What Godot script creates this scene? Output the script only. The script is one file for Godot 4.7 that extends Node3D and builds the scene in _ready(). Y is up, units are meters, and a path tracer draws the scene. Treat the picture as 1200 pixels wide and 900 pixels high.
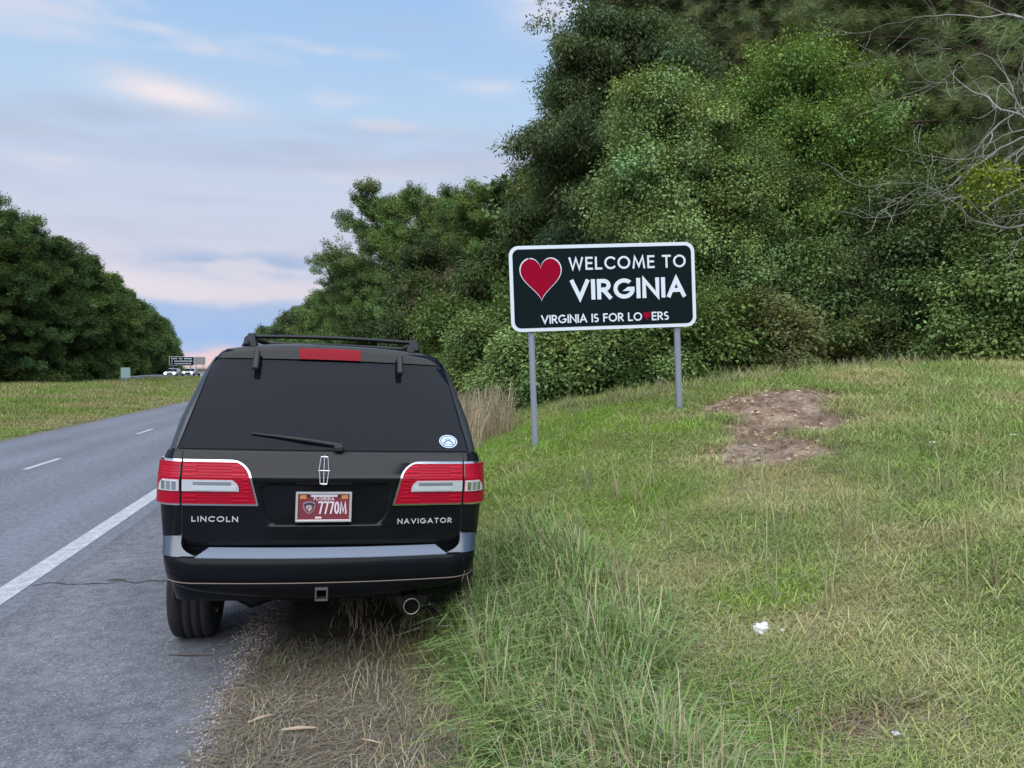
extends Node3D

# ------------------------------------------------------------------ helpers
var rng := RandomNumberGenerator.new()
var M := {}
var noise_a := FastNoiseLite.new()
var noise_b := FastNoiseLite.new()
var used := {}

func numbered(called: String) -> String:
	if not used.has(called):
		used[called] = 0
		return called
	used[called] += 1
	return "%s_%03d" % [called, used[called]]

func tag(o: Node3D, label: String, category: String, group := "") -> Node3D:
	o.set_meta("label", label)
	if category != "":
		o.set_meta("category", category)
	if group != "":
		o.set_meta("group", group)
	return o

func thing(called: String, label: String, category: String, at := Vector3.ZERO, turn := 0.0, group := "") -> Node3D:
	var o := Node3D.new()
	o.name = numbered(called)
	add_child(o, true)
	o.position = at
	o.rotation.y = turn
	tag(o, label, category, group)
	return o

func put(called: String, mesh: Mesh, material: Material, parent: Node3D = null) -> MeshInstance3D:
	var o := MeshInstance3D.new()
	o.name = numbered(called) if parent == null else called
	o.mesh = mesh
	if material:
		o.material_override = material
	if parent == null:
		add_child(o, true)
	else:
		parent.add_child(o, true)
	return o

func obj(called: String, st: SurfaceTool, material: Material, parent: Node3D = null) -> MeshInstance3D:
	st.generate_normals()
	return put(called, st.commit(), material, parent)

func struct(o: Node3D) -> Node3D:
	o.set_meta("kind", "structure")
	return o

func stuff(o: Node3D) -> Node3D:
	o.set_meta("kind", "stuff")
	return o

func sfc(smooth := true) -> SurfaceTool:
	var st := SurfaceTool.new()
	st.begin(Mesh.PRIMITIVE_TRIANGLES)
	st.set_smooth_group(0 if smooth else -1)
	return st

func srgb(r: float, g: float, b: float) -> Color:
	return Color(r, g, b).linear_to_srgb()

# colour is given as a linear, real-world base colour
func mat(called: String, c: Color, rough := 0.6, metal := 0.0) -> StandardMaterial3D:
	var m := StandardMaterial3D.new()
	m.resource_name = called
	m.albedo_color = c.linear_to_srgb()
	m.roughness = rough
	m.metallic = metal
	m.cull_mode = BaseMaterial3D.CULL_DISABLED
	M[called] = m
	return m

func quad(st: SurfaceTool, a: Vector3, b: Vector3, c: Vector3, d: Vector3) -> void:
	for v in [a, b, c, a, c, d]:
		st.add_vertex(v)

# a box with chamfered edges
func bx(st: SurfaceTool, center: Vector3, size: Vector3, turn := Basis.IDENTITY, bev := 0.0) -> void:
	st.set_smooth_group(-1)
	var h := size * 0.5
	var b := minf(bev, minf(h.x, minf(h.y, h.z)) * 0.9)
	if b <= 0.0:
		var p := []
		for k in 8:
			p.append(center + turn * Vector3(h.x if k & 1 else -h.x, h.y if k & 2 else -h.y, h.z if k & 4 else -h.z))
		for f in [[4, 6, 7, 5], [1, 3, 2, 0], [0, 2, 6, 4], [5, 7, 3, 1], [2, 3, 7, 6], [4, 5, 1, 0]]:
			quad(st, p[f[0]], p[f[1]], p[f[2]], p[f[3]])
		return
	var corner := func(sx: int, sy: int, sz: int, ax: int) -> Vector3:
		var q := Vector3(sx * (h.x - b), sy * (h.y - b), sz * (h.z - b))
		q[ax] += [sx, sy, sz][ax] * b
		return center + turn * q
	for ax in 3:
		var u := (ax + 1) % 3
		var w := (ax + 2) % 3
		for s in [-1, 1]:
			var q := []
			for k in [[-1, -1], [1, -1], [1, 1], [-1, 1]]:
				var sg := [0, 0, 0]
				sg[ax] = s
				sg[u] = k[0]
				sg[w] = k[1]
				q.append(corner.call(sg[0], sg[1], sg[2], ax))
			if s > 0:
				q.reverse()
			quad(st, q[0], q[1], q[2], q[3])
		# the edges along this axis
		for su in [-1, 1]:
			for sw in [-1, 1]:
				var q2 := []
				for k in [[-1, u], [1, u], [1, w], [-1, w]]:
					var sg := [0, 0, 0]
					sg[ax] = k[0]
					sg[u] = su
					sg[w] = sw
					q2.append(corner.call(sg[0], sg[1], sg[2], k[1]))
				if su * sw > 0:
					q2.reverse()
				quad(st, q2[0], q2[1], q2[2], q2[3])
	for sx in [-1, 1]:
		for sy in [-1, 1]:
			for sz in [-1, 1]:
				var t := [corner.call(sx, sy, sz, 0), corner.call(sx, sy, sz, 1), corner.call(sx, sy, sz, 2)]
				if sx * sy * sz > 0:
					t.reverse()
				for v in t:
					st.add_vertex(v)

func tube(st: SurfaceTool, pts: Array, radii: Array, sides := 8, caps := true) -> void:
	st.set_smooth_group(0)
	var n := pts.size()
	var rings := []
	var ref := Vector3(0.31, 0.9, 0.17)
	for i in n:
		var dir: Vector3 = (pts[mini(i + 1, n - 1)] - pts[maxi(i - 1, 0)]).normalized()
		var r0 := ref if absf(dir.dot(ref)) < 0.95 else Vector3(0.9, 0.1, 0.3)
		var a := dir.cross(r0).normalized()
		var b := dir.cross(a)
		var ring := PackedVector3Array()
		for k in sides:
			var t := TAU * k / sides
			ring.append(pts[i] + (a * cos(t) + b * sin(t)) * radii[i])
		rings.append(ring)
	for i in n - 1:
		for k in sides:
			var k2 := (k + 1) % sides
			quad(st, rings[i][k], rings[i][k2], rings[i + 1][k2], rings[i + 1][k])
	if caps:
		st.set_smooth_group(-1)
		for k in range(1, sides - 1):
			for v in [rings[0][0], rings[0][k + 1], rings[0][k], rings[n - 1][0], rings[n - 1][k], rings[n - 1][k + 1]]:
				st.add_vertex(v)
		st.set_smooth_group(0)

# a grid of points f(i / ni, j / nj), smooth
func sheet(st: SurfaceTool, f: Callable, ni: int, nj: int, skirt := Vector3.ZERO) -> void:
	st.set_smooth_group(0)
	var p := []
	for j in nj + 1:
		var row := PackedVector3Array()
		for i in ni + 1:
			row.append(f.call(float(i) / ni, float(j) / nj))
		p.append(row)
	for j in nj:
		for i in ni:
			quad(st, p[j][i], p[j + 1][i], p[j + 1][i + 1], p[j][i + 1])
	if skirt != Vector3.ZERO:
		st.set_smooth_group(-1)
		for j in nj:
			quad(st, p[j][0], p[j][0] + skirt, p[j + 1][0] + skirt, p[j + 1][0])
			quad(st, p[j + 1][ni], p[j + 1][ni] + skirt, p[j][ni] + skirt, p[j][ni])
		for i in ni:
			quad(st, p[0][i + 1], p[0][i + 1] + skirt, p[0][i] + skirt, p[0][i])
			quad(st, p[nj][i], p[nj][i] + skirt, p[nj][i + 1] + skirt, p[nj][i + 1])
		st.set_smooth_group(0)

# a flat outline in x and y with thickness from z0 (back) to z1 (front), moved by t
func prism(st: SurfaceTool, outline: PackedVector2Array, z0: float, z1: float, t := Transform3D.IDENTITY) -> void:
	st.set_smooth_group(-1)
	var tri := Geometry2D.triangulate_polygon(outline)
	for k in range(0, tri.size(), 3):
		for q in [0, 1, 2]:
			var v := outline[tri[k + q]]
			st.add_vertex(t * Vector3(v.x, v.y, z1))
		for q in [0, 2, 1]:
			var v := outline[tri[k + q]]
			st.add_vertex(t * Vector3(v.x, v.y, z0))
	for k in outline.size():
		var a := outline[k]
		var b := outline[(k + 1) % outline.size()]
		quad(st, t * Vector3(a.x, a.y, z0), t * Vector3(b.x, b.y, z0), t * Vector3(b.x, b.y, z1), t * Vector3(a.x, a.y, z1))

func round_rect(w: float, h: float, r: float, n := 8) -> PackedVector2Array:
	var o := PackedVector2Array()
	for c in [[1, 1, 0], [-1, 1, 1], [-1, -1, 2], [1, -1, 3]]:
		for k in n + 1:
			var t: float = (c[2] + float(k) / n) * PI / 2
			o.append(Vector2(c[0] * (w / 2 - r) + cos(t) * r, c[1] * (h / 2 - r) + sin(t) * r))
	return o

func heart_outline(w: float, h: float, n := 48) -> PackedVector2Array:
	var raw := PackedVector2Array()
	for k in n:
		var t := TAU * k / n
		raw.append(Vector2(16.0 * pow(sin(t), 3), 13.0 * cos(t) - 5.0 * cos(2 * t) - 2.0 * cos(3 * t) - cos(4 * t)))
	var o := PackedVector2Array()
	for v in raw:
		o.append(Vector2(v.x / 32.0 * w, (v.y - 11.9) / 28.9 * h))     # top at 0, tip at -h
	return o

# ------------------------------------------------------------------ lettering made of strokes
func arc(cx: float, cy: float, rx: float, ry: float, a: float, b: float, n := 14) -> Array:
	var o := []
	for k in n + 1:
		var t := deg_to_rad(lerpf(a, b, float(k) / n))
		o.append([cx + cos(t) * rx, cy + sin(t) * ry])
	return o

func glyph(ch: String) -> Array:            # [width, stroke, stroke ...] in cap heights
	match ch:
		"W": return [1.16, [[0, 1], [0.28, 0], [0.58, 0.98], [0.88, 0], [1.16, 1]]]
		"E": return [0.5, [[0.5, 1], [0, 1], [0, 0], [0.5, 0]], [[0, 0.52], [0.45, 0.52]]]
		"L": return [0.48, [[0, 1], [0, 0], [0.48, 0]]]
		"C": return [0.84, arc(0.5, 0.5, 0.5, 0.5, 48, 312)]
		"O": return [1.0, arc(0.5, 0.5, 0.5, 0.5, 0, 360, 24)]
		"M": return [1.0, [[0, 0], [0.13, 1], [0.5, 0.12], [0.87, 1], [1.0, 0]]]
		"T": return [0.66, [[0, 1], [0.66, 1]], [[0.33, 1], [0.33, 0]]]
		"V": return [0.84, [[0, 1], [0.42, 0], [0.84, 1]]]
		"I": return [0.0, [[0, 0], [0, 1]]]
		"R": return [0.6, [[0, 0], [0, 1]], [[0.0, 1], [0.27, 1]] + arc(0.27, 0.73, 0.28, 0.27, 80, -80, 10) + [[0.27, 0.46], [0.0, 0.46]], [[0.24, 0.46], [0.6, 0]]]
		"G": return [0.98, arc(0.5, 0.5, 0.5, 0.5, 48, 342, 16) + [[0.98, 0.47], [0.56, 0.47]]]
		"N": return [0.76, [[0, 0], [0, 1], [0.76, 0], [0.76, 1]]]
		"A": return [0.84, [[0, 0], [0.42, 1], [0.84, 0]], [[0.15, 0.32], [0.69, 0.32]]]
		"S": return [0.5, arc(0.25, 0.75, 0.24, 0.25, 40, 250, 9) + arc(0.25, 0.25, 0.25, 0.26, 80, -140, 9)]
		"F": return [0.46, [[0.46, 1], [0, 1], [0, 0]], [[0, 0.52], [0.42, 0.52]]]
		"D": return [0.7, [[0, 0], [0, 1]], [[0, 1], [0.2, 1]] + arc(0.2, 0.5, 0.5, 0.5, 85, -85, 12) + [[0.2, 0], [0, 0]]]
		"7": return [0.62, [[0, 1], [0.62, 1], [0.22, 0]]]
		"0": return [0.62, arc(0.31, 0.5, 0.31, 0.5, 0, 360, 20)]
	return [0.3]

func text(parent: Node3D, material: Material, words: String, left: float, right: float, base: float, cap: float, thick: float, gap: float, z0: float, z1: float, t := Transform3D.IDENTITY, slant := 0.0) -> Array:
	var places := []
	var x := 0.0
	for ch in words:
		if ch == " ":
			x += 0.42
			continue
		if ch == "*":
			places.append([x, x + 0.95])
			x += 0.95 + gap
			continue
		x += glyph(ch)[0] * (1.0 - thick) + thick + gap
	var k := (right - left) / (x - gap)
	x = 0.0
	var lift := 0.0
	for ch in words:
		if ch == " ":
			x += 0.42
			continue
		if ch == "*":
			x += 0.95 + gap
			continue
		var g := glyph(ch)
		var st := sfc(false)
		for s in range(1, g.size()):
			var line := PackedVector2Array()
			for q in g[s]:
				var gy: float = thick / 2 + q[1] * (1.0 - thick)
				line.append(Vector2(left + (x + thick / 2 + q[0] * (1.0 - thick)) * k + gy * cap * slant, base + gy * cap))
			lift += 0.00012
			ribbon(st, line, thick * cap, z0, z1 + fmod(lift, 0.0011), t, (g[s].size() > 18))
		obj("letter", st, material, parent)
		x += g[0] * (1.0 - thick) + thick + gap
	for p in places:
		p[0] = left + p[0] * k
		p[1] = left + p[1] * k
	return places

func ribbon(st: SurfaceTool, line: PackedVector2Array, w: float, z0: float, z1: float, t: Transform3D, closed := false) -> void:
	st.set_smooth_group(-1)
	var n := line.size()
	var lo := PackedVector2Array()
	var hi := PackedVector2Array()
	for i in n:
		var a := (line[i] - line[i - 1]).normalized() if i > 0 else ((line[i] - line[n - 2]).normalized() if closed else Vector2.ZERO)
		var b := (line[i + 1] - line[i]).normalized() if i < n - 1 else ((line[1] - line[i]).normalized() if closed else Vector2.ZERO)
		if a == Vector2.ZERO:
			a = b
		if b == Vector2.ZERO:
			b = a
		var na := Vector2(-a.y, a.x)
		var nb := Vector2(-b.y, b.x)
		var m := (na + nb).normalized()
		var len := w / 2 / maxf(0.42, m.dot(na))
		var end := Vector2.ZERO
		if not closed and i == 0:
			end = -b * w / 2
		if not closed and i == n - 1:
			end = a * w / 2
		lo.append(line[i] - m * len + end)
		hi.append(line[i] + m * len + end)
	for i in n - 1:
		quad(st, t * Vector3(lo[i].x, lo[i].y, z1), t * Vector3(hi[i].x, hi[i].y, z1), t * Vector3(hi[i + 1].x, hi[i + 1].y, z1), t * Vector3(lo[i + 1].x, lo[i + 1].y, z1))
		quad(st, t * Vector3(lo[i].x, lo[i].y, z0), t * Vector3(lo[i].x, lo[i].y, z1), t * Vector3(lo[i + 1].x, lo[i + 1].y, z1), t * Vector3(lo[i + 1].x, lo[i + 1].y, z0))
		quad(st, t * Vector3(hi[i].x, hi[i].y, z1), t * Vector3(hi[i].x, hi[i].y, z0), t * Vector3(hi[i + 1].x, hi[i + 1].y, z0), t * Vector3(hi[i + 1].x, hi[i + 1].y, z1))

# ------------------------------------------------------------------ the lie of the land
func road_shift(z: float) -> float:
	var d := maxf(0.0, -z - 30.0)
	return -d * d / 1700.0

func knots(v: float, k: Array) -> float:
	if v <= k[0][0]:
		return k[0][1]
	for i in range(1, k.size()):
		if v <= k[i][0]:
			return lerpf(k[i - 1][1], k[i][1], (v - k[i - 1][0]) / (k[i][0] - k[i - 1][0]))
	return k[-1][1]

func bank_rise(z: float) -> float:
	return knots(-z, [[-2, 0.42], [2, 0.5], [6, 0.72], [10, 1.0], [13, 0.97], [18, 0.78], [30, 0.5], [60, 0.3], [400, 0.3]])

func ground_y(x: float, z: float) -> float:
	var xs := x - road_shift(z)
	if xs > -0.7:
		var t := maxf(0.0, xs - 0.95)
		var bumps := noise_a.get_noise_2d(x * 1.7, z * 1.7) * 0.05 * smoothstep(0.9, 2.0, xs)
		var mound := exp(-pow((x - 5.15) / 0.85, 2) - pow((z + 8.85) / 0.8, 2))
		bumps += mound * (0.1 + 0.06 * noise_b.get_noise_2d(x * 9.0, z * 9.0)) + bare(x, z) * 0.035 * noise_b.get_noise_2d(x * 22.0, z * 22.0)
		return 1.95 * (1.0 - exp(-t / 3.0)) * bank_rise(z) - 0.07 * smoothstep(-0.7, 0.2, xs) * (1.0 - smoothstep(0.9, 1.6, xs)) + bumps
	if xs < -8.4:
		var u := -8.4 - xs
		return -0.12 * smoothstep(0, 3, u) * (1.0 - smoothstep(3, 8, u)) + 0.25 * smoothstep(4, 14, u) + noise_a.get_noise_2d(x * 0.6, z * 0.6) * 0.06 * smoothstep(0.0, 3.0, u)
	return 0.0

func blob(x: float, z: float, cx: float, cz: float, rx: float, rz: float, soft := 0.35) -> float:
	var d := Vector2((x - cx) / rx, (z - cz) / rz).length() + noise_b.get_noise_2d(x * 6.0, z * 6.0) * 0.45
	return 1.0 - smoothstep(1.0 - soft, 1.0 + soft, d)

func bare(x: float, z: float) -> float:      # how bare the soil is
	var b := blob(x, z, 5.25, -8.75, 1.2, 0.95)
	b = maxf(b, blob(x, z, 4.95, -7.8, 0.9, 0.72))
	b = maxf(b, blob(x, z, 4.15, -7.0, 0.75, 0.65))
	b = maxf(b, blob(x, z, 4.35, -9.0, 0.4, 0.35) * 0.8)
	b = maxf(b, blob(x, z, 6.6, -8.5, 0.35, 0.25) * 0.8)
	b = maxf(b, blob(x, z, 2.1, -2.78, 0.36, 0.24))
	b = maxf(b, blob(x, z, 1.62, -2.8, 0.16, 0.1) * 0.5)
	b = maxf(b, blob(x, z, 2.55, -7.0, 0.28, 0.2) * 0.5)
	return b

func mown(x: float, z: float) -> float:      # dead cut grass by the pavement; dark tone carried under the car as shade
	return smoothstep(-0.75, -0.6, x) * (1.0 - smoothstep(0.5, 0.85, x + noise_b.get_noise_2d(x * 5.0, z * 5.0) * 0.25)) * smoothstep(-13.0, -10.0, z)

func tall(x: float, z: float) -> float:      # the rank green growth by the car
	var n := noise_b.get_noise_2d(x * 3.0 + 40.0, z * 3.0) * 0.35
	return smoothstep(0.5, 0.82, x + n * 0.6) * (1.0 - smoothstep(1.25, 1.75, x + 0.12 * (z + 4.0) + n)) * smoothstep(-7.5, -5.2, z + n)

func pavement_edge(z: float) -> float:
	return -0.66 + noise_b.get_noise_2d(z * 8.0, 3.0) * 0.06 + noise_b.get_noise_2d(z * 40.0, 9.0) * 0.03

# ------------------------------------------------------------------ sky and textures
func sky_picture() -> ImageTexture:
	var w := 1536
	var h := 768
	var stops := [[-90, 105, 108, 98], [-0.2, 150, 150, 150], [0.0, 240, 208, 208], [0.8, 238, 206, 210], [1.5, 176, 195, 228], [2.4, 160, 190, 232], [4.0, 168, 192, 230], [4.9, 222, 216, 225], [7.0, 212, 212, 226], [9.0, 203, 209, 228], [12.5, 198, 209, 230], [15, 190, 206, 231], [18, 181, 208, 237], [22, 168, 200, 237], [27, 155, 192, 236], [36, 146, 184, 234], [60, 138, 175, 226], [90, 128, 165, 218]]
	var cn := FastNoiseLite.new()
	cn.seed = 5
	cn.noise_type = FastNoiseLite.TYPE_SIMPLEX_SMOOTH
	cn.frequency = 1.0
	cn.fractal_octaves = 5
	var data := PackedByteArray()
	data.resize(w * h * 3)
	for j in h:
		var el := 90.0 - (j + 0.5) / h * 180.0
		var base := Color(0.5, 0.5, 0.5)
		for i in range(1, stops.size()):
			if el <= stops[i][0]:
				var t := clampf((el - stops[i - 1][0]) / (stops[i][0] - stops[i - 1][0]), 0, 1)
				base = Color(lerpf(stops[i - 1][1], stops[i][1], t), lerpf(stops[i - 1][2], stops[i][2], t), lerpf(stops[i - 1][3], stops[i][3], t))
				break
		for i in w:
			var c := base
			if el > 1.0 and el < 8.0:      # the edge of the blue band is ragged
				var az0 := (i + 0.5) / w * TAU
				var ee := el + 1.1 * cn.get_noise_3d(sin(az0) * 9.0, el * 0.35, -cos(az0) * 9.0)
				for q in range(1, stops.size()):
					if ee <= stops[q][0]:
						var t := clampf((ee - stops[q - 1][0]) / (stops[q][0] - stops[q - 1][0]), 0, 1)
						c = Color(lerpf(stops[q - 1][1], stops[q][1], t), lerpf(stops[q - 1][2], stops[q][2], t), lerpf(stops[q - 1][3], stops[q][3], t))
						break
			if el > -0.5:
				var az := fposmod((i + 0.5) / w * TAU + PI, TAU) - PI
				var ce := cos(deg_to_rad(el))
				var p := Vector3(sin(az) * ce, sin(deg_to_rad(el)), -cos(az) * ce)
				var n := cn.get_noise_3d(p.x * 2.2, p.y * 13.0, p.z * 2.2)
				var n2 := cn.get_noise_3d(p.x * 5.0 + 9.0, p.y * 36.0, p.z * 5.0)
				var low := clampf(el / 3.0, 0, 1)
				# bright, slightly pink cloud and thin grey veils
				var white := smoothstep(0.14, 0.6, n + 0.45 * n2) * 0.6 * low * smoothstep(60, 20, el)
				var veil := smoothstep(0.1, 0.6, -n + 0.45 * n2) * 0.3 * low * smoothstep(40, 10, el)
				var azd := rad_to_deg(az)
				var wisp := exp(-pow((azd + 11.6) / 4.4, 2) - pow((el - 17.9 + 0.10 * (azd + 11.6)) / 0.95, 2)) * clampf(0.9 + n2 * 1.5, 0, 1)
				wisp = maxf(wisp, 0.8 * exp(-pow((azd - 15) / 4.0, 2) - pow((el - 25.5) / 2.0, 2)) * clampf(0.8 + n2, 0, 1))
				wisp = maxf(wisp, 0.45 * exp(-pow((azd - 10.5) / 2.4, 2) - pow((el - 19.9) / 0.5, 2)))
				var dark := exp(-pow((azd + 7.0) / 5.5, 2) - pow((el - 7.2) / 0.8, 2)) * smoothstep(-0.1, 0.2, n2 + 0.12)
				c = c.lerp(Color(230, 223, 231), white)
				c = c.lerp(Color(182, 192, 214), veil)
				c = c.lerp(Color(240, 230, 235), wisp)
				c = c.lerp(Color(150, 176, 216), dark)
				var grey := smoothstep(13.0, 14.5, el) * smoothstep(18.0, 16.0, el) * clampf(0.55 + n2 * 1.2 + n * 0.8, 0, 1)
				c = c.lerp(Color(178, 190, 214), grey * 0.6)
			var k := (j * w + i) * 3
			data[k] = int(clampf(c.r, 0, 255))
			data[k + 1] = int(clampf(c.g, 0, 255))
			data[k + 2] = int(clampf(c.b, 0, 255))
	return ImageTexture.create_from_image(Image.create_from_data(w, h, false, Image.FORMAT_RGB8, data))

# grey grain around 0.8: stones of several sizes for asphalt, softer mottling for soil
func grain_picture(side: int, contrast: float, stones: int, seed_: int) -> ImageTexture:
	var r := RandomNumberGenerator.new()
	r.seed = seed_
	var fl := FastNoiseLite.new()
	fl.seed = seed_
	fl.frequency = 0.02
	fl.fractal_octaves = 4
	var big := fl.get_seamless_image(side, side)
	var bd := big.get_data()
	var step := bd.size() / (side * side)
	var v := PackedFloat32Array()
	v.resize(side * side)
	for k in side * side:
		v[k] = r.randf_range(-1, 1) * contrast + (bd[k * step] / 255.0 - 0.5) * 0.25
	for s in stones:
		var x := r.randi_range(0, side - 1)
		var y := r.randi_range(0, side - 1)
		var rad := 1 if r.randf() < 0.75 else 2
		var amt := r.randf_range(-0.5, 0.75) * contrast * 2.0
		for dy in range(-rad, rad + 1):
			for dx in range(-rad, rad + 1):
				if dx * dx + dy * dy <= rad * rad + 1:
					var q := ((y + dy + side) % side) * side + (x + dx + side) % side
					v[q] = v[q] * 0.3 + amt
	var data := PackedByteArray()
	data.resize(side * side * 3)
	for k in side * side:
		var g := int(clampf((0.78 + v[k]) * 255.0, 0, 255))
		data[k * 3] = g
		data[k * 3 + 1] = g
		data[k * 3 + 2] = g
	return ImageTexture.create_from_image(Image.create_from_data(side, side, false, Image.FORMAT_RGB8, data))

func triplanar(m: StandardMaterial3D, tex: Texture2D, per_metre: float, relief := 0.0) -> void:
	m.albedo_texture = tex
	m.uv1_triplanar = true
	m.uv1_world_triplanar = true
	m.uv1_scale = Vector3.ONE * per_metre
	if relief > 0.0:
		m.heightmap_enabled = true
		m.heightmap_texture = tex
		m.heightmap_scale = relief

# ------------------------------------------------------------------ foliage
# one sprig: leaves around a short twig, each leaf folded along its midrib
func leaf_sprig(n: int, reach: float, length: float, width: float, droop: float, seed_: int) -> ArrayMesh:
	var r := RandomNumberGenerator.new()
	r.seed = seed_
	var st := sfc(false)
	for i in n:
		var p := Vector3(r.randfn(0, 1), r.randfn(0, 0.75), r.randfn(0, 1)).normalized() * reach * pow(r.randf(), 0.5)
		var dir := (p.normalized() + Vector3(r.randfn(0, 0.5), r.randfn(0, 0.4) - droop, r.randfn(0, 0.5))).normalized()
		var up := Vector3(r.randfn(0, 0.55), 1.0, r.randfn(0, 0.55)).normalized()
		var side := dir.cross(up).normalized()
		var nrm := side.cross(dir)
		var l := length * r.randf_range(0.7, 1.25)
		var w := width * r.randf_range(0.8, 1.2)
		var a := p
		var b := p + dir * l
		var m1 := p + dir * l * 0.28
		var m2 := p + dir * l * 0.68 - nrm * l * 0.05
		b -= nrm * l * 0.14
		for sg in [-1.0, 1.0]:
			var e1: Vector3 = m1 + side * w * 0.5 * sg + nrm * w * 0.16
			var e2: Vector3 = m2 + side * w * 0.4 * sg + nrm * w * 0.12
			for v in [a, e1, m1, m1, e1, e2, m1, e2, m2, m2, e2, b]:
				st.add_vertex(v)
	st.generate_normals()
	return st.commit()

func needle_sprig(n: int, length: float, width: float, seed_: int) -> ArrayMesh:
	var r := RandomNumberGenerator.new()
	r.seed = seed_
	var st := sfc(false)
	for i in n:
		var along := r.randf()
		var p := Vector3(0, along * 0.22, 0)
		var dir := Vector3(r.randfn(0, 1), r.randf_range(-0.5, 1.3), r.randfn(0, 1)).normalized()
		var side := dir.cross(Vector3(r.randfn(0, 1), r.randfn(0, 1), r.randfn(0, 1))).normalized() * width
		var b := p + dir * length * r.randf_range(0.7, 1.2) - Vector3(0, 0.03, 0)
		for v in [p - side, p + side, b]:
			st.add_vertex(v)
	st.generate_normals()
	return st.commit()

func blade_tuft(n: int, spread: float, h: float, w: float, lean: float, seed_: int) -> ArrayMesh:
	var r := RandomNumberGenerator.new()
	r.seed = seed_
	var st := sfc(false)
	for i in n:
		var p := Vector3(r.randfn(0, 1), 0, r.randfn(0, 1)) * spread * 0.6
		var yaw := r.randf() * TAU
		var d := Vector3(cos(yaw), 0, sin(yaw))
		var side := Vector3(-d.z, 0, d.x) * w * r.randf_range(0.7, 1.2)
		var hh := h * r.randf_range(0.5, 1.15)
		var bend := lean * r.randf_range(0.2, 1.6) * hh
		var a := p
		var b := p + d * bend * 0.25 + Vector3(0, hh * 0.55, 0)
		var c := p + d * bend * 0.7 + Vector3(0, hh * 0.9, 0)
		var e := p + d * bend * 1.25 + Vector3(0, hh * (1.0 - 0.25 * minf(bend / hh, 1.5)), 0)
		quad(st, a - side, b - side * 0.85, b + side * 0.85, a + side)
		quad(st, b - side * 0.85, c - side * 0.5, c + side * 0.5, b + side * 0.85)
		for v in [c - side * 0.5, e, c + side * 0.5]:
			st.add_vertex(v)
	st.generate_normals()
	return st.commit()

# a bundle of instances with their transforms and colours
class Bundle:
	var buf := PackedFloat32Array()
	var n := 0
	func add(b: Basis, o: Vector3, c: Color) -> void:
		buf.append_array(PackedFloat32Array([b.x.x, b.y.x, b.z.x, o.x, b.x.y, b.y.y, b.z.y, o.y, b.x.z, b.y.z, b.z.z, o.z, c.r, c.g, c.b, 1.0]))
		n += 1

func scatter(called: String, b: Bundle, mesh: Mesh, material: Material, parent: Node3D = null) -> MultiMeshInstance3D:
	var mm := MultiMesh.new()
	mm.transform_format = MultiMesh.TRANSFORM_3D
	mm.use_colors = true
	mm.mesh = mesh
	mm.instance_count = b.n
	mm.buffer = b.buf
	var o := MultiMeshInstance3D.new()
	o.name = numbered(called) if parent == null else called
	o.multimesh = mm
	o.material_override = material
	if parent == null:
		add_child(o, true)
	else:
		parent.add_child(o, true)
	return stuff(o)

func vary(c: Color, amount: float) -> Color:
	var k := 1.0 + rng.randfn(0, amount)
	var hue := rng.randfn(0, amount * 0.35)
	return Color(maxf(0.004, c.r * (k + hue)), maxf(0.006, c.g * k), maxf(0.003, c.b * (k - hue)))

# leaves spread through a puff, more of them towards its outside
func puff(b: Bundle, c: Vector3, r: Vector3, n: int, size: float, col: Color, hang := 0.0) -> void:
	for i in n:
		var d := Vector3(rng.randfn(0, 1), rng.randfn(0, 1), rng.randfn(0, 1)).normalized()
		var k := pow(rng.randf(), 0.5)
		if rng.randf() < 0.16:
			k *= rng.randf_range(1.0, 1.45)
		var p := c + d * r * k
		p.y -= hang * rng.randf() * r.y
		var s := size * rng.randf_range(0.7, 1.3)
		var bs := Basis(Vector3.UP, rng.randf() * TAU) * Basis(Vector3.RIGHT, rng.randfn(0, 0.35))
		b.add(bs.scaled(Vector3.ONE * s), p, vary(col, 0.2))

# profile: radius share at height share t of the crown
func profile(kind: String, t: float) -> float:
	match kind:
		"round": return sqrt(maxf(0.0, 1.0 - pow(2.0 * t - 0.85, 2) / 1.45)) 
		"column": return minf(1.0, 0.55 + t * 1.2) * sqrt(maxf(0.02, 1.0 - pow(t, 3)))
		"cone": return (1.0 - t) * 0.95 + 0.08
		"pine": return (0.6 + 0.5 * sin(t * 3.0)) * sqrt(maxf(0.03, 1.0 - pow(t, 4)))
	return 1.0

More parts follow.
